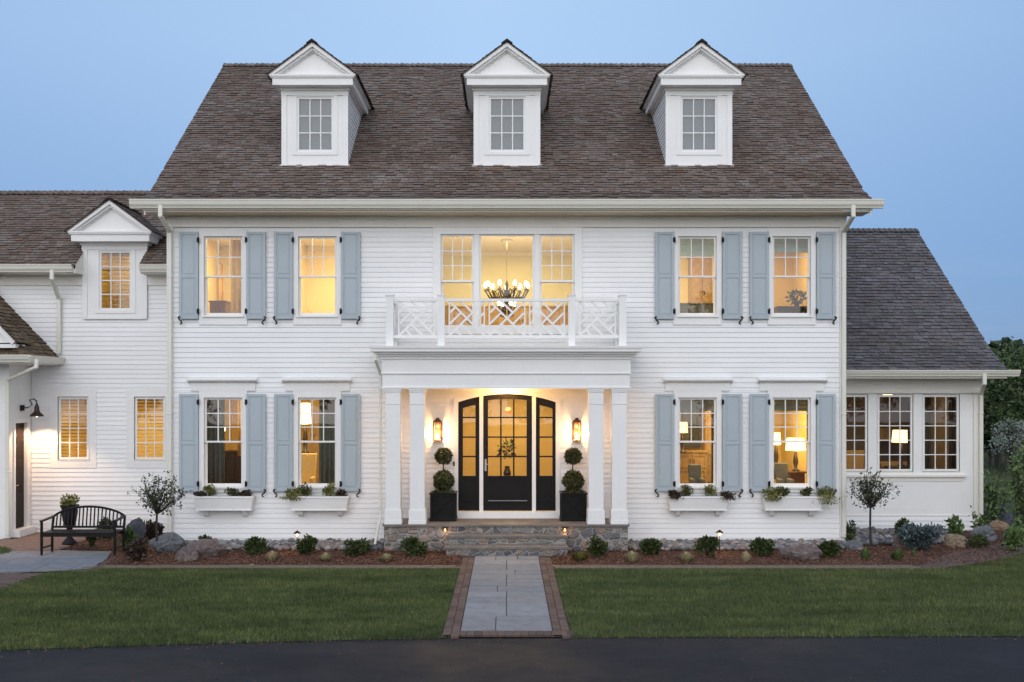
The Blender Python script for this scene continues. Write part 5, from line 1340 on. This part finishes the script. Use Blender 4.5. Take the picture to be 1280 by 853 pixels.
# leafy saplings at the right edge
def sapling(label, px, pyb, pyt, wpx, seed, n=11, d=None):
    d = d or GD(pyb); x = X(px, d); h = Z(pyt, d); w = wpx * d / F / 2; rng = np.random.default_rng(seed); o = thing('sapling', label, 'sapling', (x, d, 0)); mb = MB(); L = []; Dr = []
    for k in range(n):
        a = rng.uniform(0, 6.28); r = rng.uniform(.2, 1); hh = h * rng.uniform(.55, 1) * (1 - .25 * r); st = np.array([x + rng.normal() * .05, d + rng.normal() * .05, -.02]); tip = np.array([x + math.cos(a) * w * r, d + math.sin(a) * w * r, hh]); mid = (st * .5 + tip * .5) * np.array([1, 1, 1.15])
        mb.tube([st, mid, tip], [.012, .008, .003], 5)
        for t in np.linspace(.25, 1, 13):
            p = (1 - t) ** 2 * st + 2 * t * (1 - t) * mid + t * t * tip; m = 3; L.append(p + rng.normal(size=(m, 3)) * .05); q = rng.normal(size=(m, 3)); q[:, 2] -= .3; Dr.append(q)
    mb.build('stem', M['bark_thin'], o); V, Fq = leaves(np.concatenate(L), .13, rng, outward=np.concatenate(Dr), aspect=.42); mesh_obj('foliage', V, Fq, M['leaf_bright'], o)
sapling('tall leafy sapling with long leaves at the right wing corner', 1243, 668, 582, 44, 31, d=24.8); sapling('leafy sapling at the right edge beside the brick path', 1277, 690, 534, 44, 32, 13, d=22.4); sapling('low leafy seedling arching over the dark grey corner boulder', 1228, 672, 634, 26, 33, 4, d=22.6)
# ================================================================== INSIDE THE LIT ROOMS
def curtain(label, px0, px1, pyt, pyb, d, mat, group='curtains'):
    x0, x1, z0, z1 = X(px0, d), X(px1, d), Z(pyb, d), Z(pyt, d); n = max(12, int((x1 - x0) / .018)); V = []
    for j in (0, 1):
        for i in range(n + 1):
            x = x0 + (x1 - x0) * i / n; V.append((x, d + .028 * math.sin(x * 62) + .012 * math.sin(x * 23 + 1), z0 if j == 0 else z1))
    Fs = [(i, i + 1, n + 2 + i, n + 1 + i) for i in range(n)]
    o = mesh_obj('curtain', V, Fs, M[mat], origin=((x0 + x1) / 2, d, z0), smooth=True); m = o.modifiers.new('t', 'SOLIDIFY'); m.thickness = .004
    return tag(o, label, 'curtain', group)
def roman(label, px0, px1, pyt, pyb, d, mat):
    x0, x1, z0, z1 = X(px0, d), X(px1, d), Z(pyb, d), Z(pyt, d); mb = MB(); n = 4
    for i in range(n):
        a = z1 - (z1 - z0) * i / n; b = z1 - (z1 - z0) * (i + 1) / n
        mb.hexa([(x0, d - .012 - .012, b), (x1, d - .024, b), (x1, d + .012, b), (x0, d + .012, b), (x0, d - .008, a - .002), (x1, d - .008, a - .002), (x1, d + .006, a - .002), (x0, d + .006, a - .002)])
    return tag(mb.build('roman_shade', M[mat], origin=((x0 + x1) / 2, d, z0)), label, 'window shade', 'roman shades in the right-hand windows')
def table_lamp(label, px0, px1, pyt, pyb, base_py, d, w, mat='shade_on'):
    x = X((px0 + px1) / 2, d); zt, zb = Z(pyt, d), Z(pyb, d); r = (px1 - px0) * d / F / 2; zs = Z(base_py, d); o = thing('table_lamp', label, 'lamp', (x, d, zs))
    MB().lathe((x, d, zb), [(r, 0), (r * .86, zt - zb)], 20).build('lamp_shade', M[mat], o, smooth=False)
    MB().lathe((x, d, zs), [(.09, 0), (.09, .02), (.03, .05), (.06, (zb - zs) * .45), (.03, (zb - zs) * .85), (.012, zb - zs + .02)], 14).build('base', M['espresso'], o, smooth=True)
    lamp_light(x, d - r - .06, zb - .02, w, .1)
def side_table(label, px0, px1, pyt, d, zf, mat, dep=.4, cat='table'):
    x0, x1, z = X(px0, d), X(px1, d), Z(pyt, d); o = thing('side_table', label, cat, ((x0 + x1) / 2, d, zf)); MB().box(x0, x1, d - dep / 2, d + dep / 2, z - .04, z).build('table_top', M[mat], o, bevel=.006)
    for a in (x0 + .03, x1 - .07):
        for b in (d - dep / 2 + .03, d + dep / 2 - .07): MB().box(a, a + .04, b, b + .04, zf, z - .04).build('leg', M[mat], o)
    MB().box(x0 + .05, x1 - .05, d - dep / 2 + .05, d + dep / 2 - .05, z - .26, z - .041).build('drawer', M[mat], o)
def chair(label, px0, px1, pyt, d, zf, mat, seat=.46):
    x0, x1, z = X(px0, d), X(px1, d), Z(pyt, d); xm = (x0 + x1) / 2; o = thing('armchair', label, 'chair', (xm, d, zf)); w = (x1 - x0) / 2
    mb = MB(); mb.hexa([(xm - w * .85, d + .20, zf + seat), (xm + w * .85, d + .20, zf + seat), (xm + w * .85, d + .30, zf + seat), (xm - w * .85, d + .30, zf + seat), (xm - w, d + .30, z), (xm + w, d + .30, z), (xm + w, d + .38, z), (xm - w, d + .38, z)]); mb.build('backrest', M[mat], o, bevel=.02)
    MB().box(xm - w, xm + w, d - .25, d + .28, zf + seat - .14, zf + seat - .001).build('seat', M[mat], o, bevel=.02)
    for a in (xm - w, xm + w - .07): MB().box(a, a + .07, d - .22, d + .2, zf + seat, zf + seat + .17).build('armrest', M[mat], o, bevel=.02)
    for a in (xm - w + .02, xm + w - .06):
        for b in (d - .23, d + .2): MB().box(a, a + .04, b, b + .04, zf, zf + seat - .14).build('leg', M['espresso'], o)
def cabinet(label, px0, px1, pyt, pyb, d, mat, cols=2, rows=1, name='cabinet', dep=.45, cat='cabinet'):
    x0, x1, z0, z1 = X(px0, d), X(px1, d), Z(pyb, d), Z(pyt, d); o = thing(name, label, cat, ((x0 + x1) / 2, d + dep / 2, z0)); MB().box(x0, x1, d, d + dep, z0, z1).build('body', M[mat], o, bevel=.006)
    mb = MB(); mb.box(x0 - .02, x1 + .02, d - .02, d + dep, z1 + .001, z1 + .035); mb.build('top', M[mat], o)
    for i in range(cols):
        for j in range(rows):
            a, b = x0 + (x1 - x0) * i / cols + .015, x0 + (x1 - x0) * (i + 1) / cols - .015; c, e = z0 + .04 + (z1 - z0 - .06) * j / rows + .012, z0 + .04 + (z1 - z0 - .06) * (j + 1) / rows - .012
            mb = MB(); ring(mb, a, b, c, e, min(.05, (b - a) * .2, (e - c) * .2), d - .022, d - .001); mb.box(a + .02, b - .02, d - .010, d - .001, c + .02, e - .02); dr_ = mb.build('door', M[mat], o)
            MB().tube([(b - .03 if i % 2 == 0 else a + .03, d - .03, (c + e) / 2 - .04), (b - .03 if i % 2 == 0 else a + .03, d - .03, (c + e) / 2 + .04)], .007, 6).build('handle', M['iron'], dr_)
def picture(label, px0, px1, pyt, pyb, d):
    x0, x1, z0, z1 = X(px0, d), X(px1, d), Z(pyb, d), Z(pyt, d); mb = MB(); ring(mb, x0, x1, z0, z1, .035, d - .03, d); o = tag(mb.build('picture_frame', M['espresso'], origin=((x0 + x1) / 2, d, z0)), label, 'picture'); ORG[o.name] = Vector(o.location)
    MB().box(x0 + .035, x1 - .035, d - .015, d - .005, z0 + .035, z1 - .035).build('picture_sheet', M['paper'], o)
def pendant(label, px, py, d, zc, r=.06, w=3, mat='bulb'):
    x, z = X(px, d), Z(py, d); o = thing('pendant_lamp', label, 'pendant lamp', (x, d, z)); MB().tube([(x, d, z + r), (x, d, zc)], .006, 6).build('cord', M['iron'], o)
    V, Fs = ell((x, d, z), (r, r, r)); MB().add(V, Fs).build('bulb', M[mat], o, smooth=True); MB().lathe((x, d, z + r * .8), [(.03, 0), (.03, .06), (.01, .08)], 10).build('socket', M['brass'], o); lamp_light(x, d - r - .05, z, w)

# dining room, lower left
curtain('dark green grey curtain at the left of the lower left window', 257, 281, 497, 612, 22.45, 'fabric_dark'); curtain('bright gold curtain deep in the room at the right of the lower left window', 297, 305, 490, 570, 24.6, 'fabric_gold')
curtain('dark green grey curtain at the right of the second lower window', 399, 421.5, 495, 612, 22.45, 'fabric_dark')
pendant('glowing pendant bulb at the top of the lower left window', 270, 501, 23.6, 3.44, .055, 3); pendant('smaller glowing pendant bulb lower in the lower left window', 279.5, 537, 25.2, 3.44, .045, 2)
cabinet('dark sideboard at the bottom right of the lower left window', 282, 306, 566, 640, 25.6, 'espresso', 2, 1, 'sideboard')
table_lamp('tall lamp with glowing white shade at the left of the second lower window', 374, 389, 504, 530, 566, 24.6, 10); side_table('small dark table under the tall white lamp in the second lower window', 366, 392, 566, 24.6, .62, 'mahogany')
chair('round tan armchair in the second lower window', 370, 393, 568, 23.6, .62, 'uphol_cream'); cabinet('tall golden oak cupboard at the back of the second lower window', 384, 399, 515, 630, 26.0, 'oak', 2, 2)
# study / sitting room, lower right
roman('slate roman shade at the top of the third lower window', 846, 897, 494, 514, 22.42, 'fabric_teal'); roman('slate roman shade at the top of the rightmost lower window of the main house', 964, 1015, 494, 514, 22.42, 'fabric_teal')
cabinet('dark bookcase at the back of the third lower window', 855, 882, 500, 560, 26.0, 'uphol_grey', 3, 3, 'bookcase'); cabinet('golden oak cupboard at the right of the third lower window', 881, 893, 500, 605, 25.2, 'oak', 1, 3)
cabinet('tan chest of drawers at the left of the third lower window', 846, 884, 566, 625, 24.8, 'oak', 2, 3, 'chest')
table_lamp('lamp with cream shade at the left of the third lower window', 846, 860, 528, 541, 566, 24.6, 4, 'shade_dim'); chair('slate grey chair at the bottom of the third lower window', 863, 880, 582, 23.2, .62, 'uphol_grey')
curtain('dark curtain at the right of the third lower window', 889, 897, 496, 612, 22.46, 'fabric_dark')
curtain('gold curtain at the back of the rightmost lower window', 988, 1012, 505, 590, 26.2, 'fabric_gold'); curtain('dark curtain at the right of the rightmost lower window', 1008, 1015, 496, 612, 22.46, 'fabric_dark')
table_lamp('big lamp with glowing wide shade in the rightmost lower window', 982, 1007, 548, 563, 589, 23.6, 12); table_lamp('lamp with glowing shade at the left of the rightmost lower window', 964, 976, 541, 556, 585, 25.0, 8)
side_table('dark table under the big glowing lamp in the rightmost lower window', 984, 1005, 589, 23.6, .62, 'mahogany'); side_table('dark table under the left lamp in the rightmost lower window', 960, 979, 585, 25.0, .62, 'mahogany')
chair('slate grey chair in the rightmost lower window', 973, 990, 580, 23.1, .62, 'uphol_grey')
# bedrooms upstairs
cabinet('dark red chest at the bottom of the upper left window', 262, 282, 378, 412, 23.6, 'mahogany', 2, 2, 'chest'); curtain('gold curtain at the right of the upper left window', 288, 304, 300, 400, 22.7, 'fabric_gold')
curtain('gold curtain in the middle of the upper left window', 272, 280, 330, 400, 25.0, 'fabric_gold')
roman('sage roman shade at the top of the third upper window', 846, 897, 292, 320, 22.42, 'fabric_sage'); roman('sage roman shade at the top of the rightmost upper window', 964, 1015, 292, 316, 22.42, 'fabric_sage')
cabinet('golden wardrobe filling the third upper window', 864, 892, 322, 412, 25.0, 'oak', 2, 1, 'wardrobe'); cabinet('grey bed end at the bottom of the third upper window', 846, 897, 381, 412, 23.2, 'uphol_grey', 2, 1, 'bed_end', .3, 'bed')
picture('dark framed picture in the rightmost upper window', 1000, 1011, 326, 361, 26.38); cabinet('dark dresser at the bottom of the rightmost upper window', 973, 1013, 385, 412, 23.4, 'espresso', 2, 2, 'dresser')
o = thing('potted_plant', 'dark leafy plant on the dresser in the rightmost upper window', 'plant', (X(996, 23.5), 23.5, Z(385, 23.5) + .035)); zz = Z(385, 23.5) + .035
MB().lathe((X(996, 23.5), 23.5, zz), [(.05, 0), (.075, .1), (.07, .11)], 12).build('pot', M['espresso'], o); P, dr = ball_points(160, (X(996, 23.5), 23.5, zz + .2), (.2, .12, .13), np.random.default_rng(2), .2); V, Fq = leaves(P, .09, np.random.default_rng(3), outward=dr); mesh_obj('foliage', V, Fq, M['leaf_tree'], o)
# hall chandelier
def chandelier():
    d = 24.4; x = X(633.5, d); zc = 6.655; zb = Z(366, d); o = thing('chandelier', 'bronze chandelier with two tiers of glowing candle bulbs behind the balcony', 'chandelier', (x, d, zb))
    MB().lathe((x, d, zc - .05), [(.12, 0), (.14, .03), (.13, .05)], 20).build('canopy', M['trim'], o); MB().tube([(x, d, zb + .1), (x, d, zc - .05)], .0055, 6).build('chain', M['brass'], o)
    MB().lathe((x, d, zb - .32), [(.015, 0), (.05, .05), (.02, .1), (.06, .2), (.09, .28), (.03, .4), (.04, .5), (.015, .6)], 14).build('stem', M['bronze_dull'], o, smooth=True)
    for (n, r, z, ph) in ((9, .50, Z(358.5, d), .2), (4, .20, Z(381.5, d), .5)):
        for k in range(n):
            a = 2 * math.pi * k / n + ph; c, s = math.cos(a), math.sin(a); mb = MB()
            mb.tube([(x + c * .04, d + s * .04, zb - .12), (x + c * r * .4, d + s * r * .4, z - .28), (x + c * r * .8, d + s * r * .8, z - .26), (x + c * r, d + s * r, z - .10)], .020, 6); mb.tube([(x + c * r * .45, d + s * r * .45, z - .27), (x + c * r * .62, d + s * r * .62, z - .12), (x + c * r * .40, d + s * r * .40, z - .06), (x + c * r * .30, d + s * r * .30, z - .16)], .014, 6); mb.lathe((x + c * r, d + s * r, z - .10), [(.045, 0), (.05, .012), (.013, .02), (.013, .08)], 10); a_ = mb.build('arm', M['bronze_dull'], o)
            b = MB(); b.lathe((x + c * r, d + s * r, z - .02), [(.014, 0), (.042, .035), (.036, .075), (.006, .13)], 10); b.build('bulb', M['bulb'], a_)
    for dx in (-.4, .4): lamp_light(x + dx, d - .75, zb + .15, 20, .1, (1, .70, .36))
chandelier()
cabinet('long low oak cabinet at the back of the hall behind the balcony', 556, 714, 384, 420, 26.0, 'oak', 5, 1, 'cabinet', .4)
d = 24.2; x = X(634, d); o = thing('ceiling_lamp', 'small flush ceiling lamp above the chandelier', 'ceiling lamp', (x, 23.2, 6.6)); MB().lathe((X(634, 23.2), 23.2, 6.57), [(.05, 0), (.13, .03), (.14, .06)], 18).build('lamp_shade', M['shade_dim'], o); MB().lathe((X(634, 23.2), 23.2, 6.63), [(.15, 0), (.15, .027)], 18).build('base', M['trim'], o)
VZ = Z(598, 24.2)
# foyer seen through the front door
pendant('reddish pendant lamp seen through the top of the front door', 635, 513, 24.2, 3.44, .075, .6, 'red_glow')
o = thing('flower_vase', 'vase of flowers on the table seen through the front door', 'vase', (X(634, 24.2), 24.2, VZ)); MB().lathe((X(634, 24.2), 24.2, VZ), [(.06, 0), (.09, .12), (.05, .24), (.06, .28)], 14).build('vase', M['espresso'], o); P, dr = ball_points(120, (X(634, 24.2), 24.2, VZ + .66), (.17, .17, .2), np.random.default_rng(6), .2); V, Fq = leaves(P, .1, np.random.default_rng(7), outward=dr); mesh_obj('foliage', V, Fq, M['leaf_mix'], o)
side_table('dark hall table seen through the front door', 605, 663, Z(0, 1) and 598, 24.2, .62, 'espresso', .4)
# sun room in the right wing
table_lamp('lamp with glowing cream shade in the middle window of the right wing', 1115, 1138.5, 538, 553, 583, 25.4, 5, 'shade_on'); side_table('dark table under the lamp in the right wing', 1108, 1146, 583, 25.4, .6, 'espresso')
chair('tan armchair at the bottom of the middle window of the right wing', 1105, 1140, 578, 26.6, .6, 'uphol_tan', .5); chair('tan sofa end in the first window of the right wing', 1050, 1086, 564, 26.2, .6, 'uphol_tan', .5)
for a in (('brown curtain at the left of the third window of the right wing', 1151, 1164, 492, 592, 24.5, 'fabric_brown'), ('brown curtain at the right of the third window of the right wing', 1186, 1201, 492, 592, 24.5, 'fabric_brown'), ('brown curtain at the right of the middle window of the right wing', 1134, 1144, 492, 592, 24.5, 'fabric_brown')): curtain(*a)
cabinet('framed tan cupboard behind the lamp in the right wing', 1100, 1117, 538, 552, 27.4, 'oak', 2, 1)
o = thing('ceiling_lamp', 'flush ceiling lamp glowing at the top of the middle right wing window', 'ceiling lamp', (X(1109.5, 25), 25, 3.36)); MB().lathe((X(1109.5, 25), 25, 3.03), [(.03, 0), (.10, .03), (.11, .06)], 16).build('lamp_shade', M['shade_on'], o); MB().lathe((X(1109.5, 25), 25, 3.09), [(.12, 0), (.12, .02), (.015, .03), (.015, .32)], 16).build('base', M['brass'], o)
# wooden blinds in the left wing
def blinds(label, w, D, pitch=.075, cover=1.0, mat='slat_dark'):
    x0, x1, z0, z1 = w; o = thing('wooden_blind', label, 'blind', ((x0 + x1) / 2, D + .16, z0), 'wooden blinds in the left wing'); MB().box(x0, x1, D + .12, D + .17, z1 - .05, z1 - .001).build('head_rail', M['oak'], o); mb = MB(); z = z1 - .08
    while z > z0 + (z1 - z0) * (1 - cover): mb.hexa([(x0 + .01, D + .125, z - .012), (x1 - .01, D + .125, z - .012), (x1 - .01, D + .17, z + .010), (x0 + .01, D + .17, z + .010), (x0 + .01, D + .124, z - .008), (x1 - .01, D + .124, z - .008), (x1 - .01, D + .169, z + .014), (x0 + .01, D + .169, z + .014)]); z -= pitch
    mb.build('slats', M[mat], o)
blinds('wooden blind in the lower left wing window beside the barn lamp', lw[0], DL); blinds('wooden blind in the left wing window beside the main house corner', lw[1], DL); blinds('wooden blind in the upper dormer window of the left wing', dmw, DL - .05, .085, 1.0, 'slat_pale')
# ceiling lamps of the lit rooms
def cl_(x, y, z, w, sx=.6, sy=.6): ceiling_light(x, y, z, w, sx, sy)
KI = 1.5
cl_(-5.4, 23.7, 3.40, 26 * KI); cl_(-3.6, 24.0, 3.40, 52 * KI); cl_(0, 23.6, 3.40, 80 * KI, 1.2); cl_(3.9, 24.0, 3.40, 46 * KI); cl_(5.8, 24.0, 3.40, 62 * KI)
cl_(-5.9, 23.6, 6.60, 46 * KI); cl_(-3.5, 23.6, 6.60, 78 * KI); cl_(3.5, 23.6, 6.60, 64 * KI); cl_(5.8, 24.0, 6.60, 32 * KI); cl_(0, 24.6, 6.60, 64 * KI, 1.5)
cl_(9.0, 25.6, 3.36, 13 * KI); cl_(-8.6, 24.6, 2.95, 36 * KI, 1.5); cl_(-8.75, 24.4, 6.5, 110 * KI)
lamp_light(0, 21.5, 3.27, 60, .06, (1, .54, .19))

# ================================================================== CAMERA, SKY, SUN
cam = bpy.data.cameras.new('camera'); co = bpy.data.objects.new('camera', cam); COL.objects.link(co)
co.location = (0, 0, EYE); co.rotation_euler = (R(90), 0, 0); cam.sensor_fit = 'HORIZONTAL'; cam.sensor_width = 36; cam.lens = F / 1280 * 36
cam.shift_x = (640 - CX) / 1280; cam.shift_y = (CY - 426.5) / 1280; cam.clip_end = 3000; cam.clip_start = .1
scene.camera = co
SKY_GAIN = 1.0
SUN_EL, SUN_AZ = 20.0, 188.0       # azimuth of the sun measured from +Y clockwise: behind the camera, a little to the left
sun = bpy.data.lights.new('sun', 'SUN'); so = bpy.data.objects.new('sun', sun); COL.objects.link(so)
sun.energy = .85; sun.angle = R(60); sun.color = (1, .97, .93)
az, el = R(SUN_AZ), R(SUN_EL); v = Vector((math.sin(az) * math.cos(el), math.cos(az) * math.cos(el), math.sin(el)))
so.rotation_euler = v.to_track_quat('Z', 'Y').to_euler(); so.location = (0, -20, 30)
world = bpy.data.worlds.new('World'); scene.world = world; world.use_nodes = True; nt = world.node_tree; bg = nt.nodes['Background']
sky = nd(nt, 'ShaderNodeTexSky', sky_type='NISHITA'); sky.sun_disc = False; sky.sun_elevation = el; sky.sun_rotation = az; sky.altitude = 300; sky.air_density = 1.0; sky.dust_density = .6; sky.ozone_density = 1.6
# dusk colour of the sky: pale blue high up, deeper blue low down and to the right, a pale afterglow behind the camera
tc = nd(nt, 'ShaderNodeTexCoord').outputs['Generated']; sx = nd(nt, 'ShaderNodeSeparateXYZ'); nt.links.new(tc, sx.inputs[0])
def mr(src, a, b, c=0, d=1):
    m = nd(nt, 'ShaderNodeMapRange'); nt.links.new(src, m.inputs[0])
    for i, q in enumerate((a, b, c, d)): m.inputs[i + 1].default_value = q
    return m.outputs[0]
K = SKY_GAIN
def kc(*c): return tuple(x * K for x in c)
vert = ramp(nt, [(0, (.20, .35, .62)), (.10, (.255, .425, .73)), (.30, (.42, .615, .91)), (.55, (.48, .66, .93)), (1, (.40, .55, .85))], mr(sx.outputs[2], 0, 1))
side = ramp(nt, [(0, (.80, .85, .92)), (.25, (.95, .97, .99)), (.48, (1.10, 1.10, 1.08)), (.62, (1.0, 1.02, 1.02)), (1, (.66, .74, .84))], mr(sx.outputs[0], -.6, .6))
c = mix(nt, vert, side, 1, 'MULTIPLY')
cl = noise_tex(nt, 2.2, 6, .6, tc, (1, 1, 9)); band = ramp(nt, [(.0, (0, 0, 0)), (.05, (1, 1, 1)), (.13, (0, 0, 0))], mr(sx.outputs[2], 0, 1))
cf = nd(nt, 'ShaderNodeMath', operation='MULTIPLY'); nt.links.new(ramp(nt, [(.48, (0, 0, 0)), (.68, (.35, .35, .35))], cl), cf.inputs[0]); nt.links.new(band, cf.inputs[1])
c = mix(nt, c, (.50, .60, .78), cf.outputs[0])
glow = ramp(nt, [(0, (0, 0, 0)), (1, (1, 1, 1))], mr(sx.outputs[1], .25, -.7))
c = mix(nt, c, (1.36, 1.42, 1.60), glow)
gain = nd(nt, 'ShaderNodeVectorMath', operation='SCALE'); nt.links.new(c, gain.inputs[0]); gain.inputs['Scale'].default_value = 10 * K
c = mix(nt, sky.outputs[0], gain.outputs[0], .88)
nt.links.new(c, bg.inputs[0]); bg.inputs[1].default_value = .10
scene.view_settings.view_transform = 'Standard'; scene.view_settings.look = 'None'; scene.view_settings.gamma = 1; scene.view_settings.exposure = 0.0
scene.cycles.use_denoising = True; scene.cycles.max_bounces = 8; scene.cycles.transparent_max_bounces = 12; scene.cycles.sample_clamp_indirect = 6; scene.cycles.caustics_reflective = False; scene.cycles.caustics_refractive = False
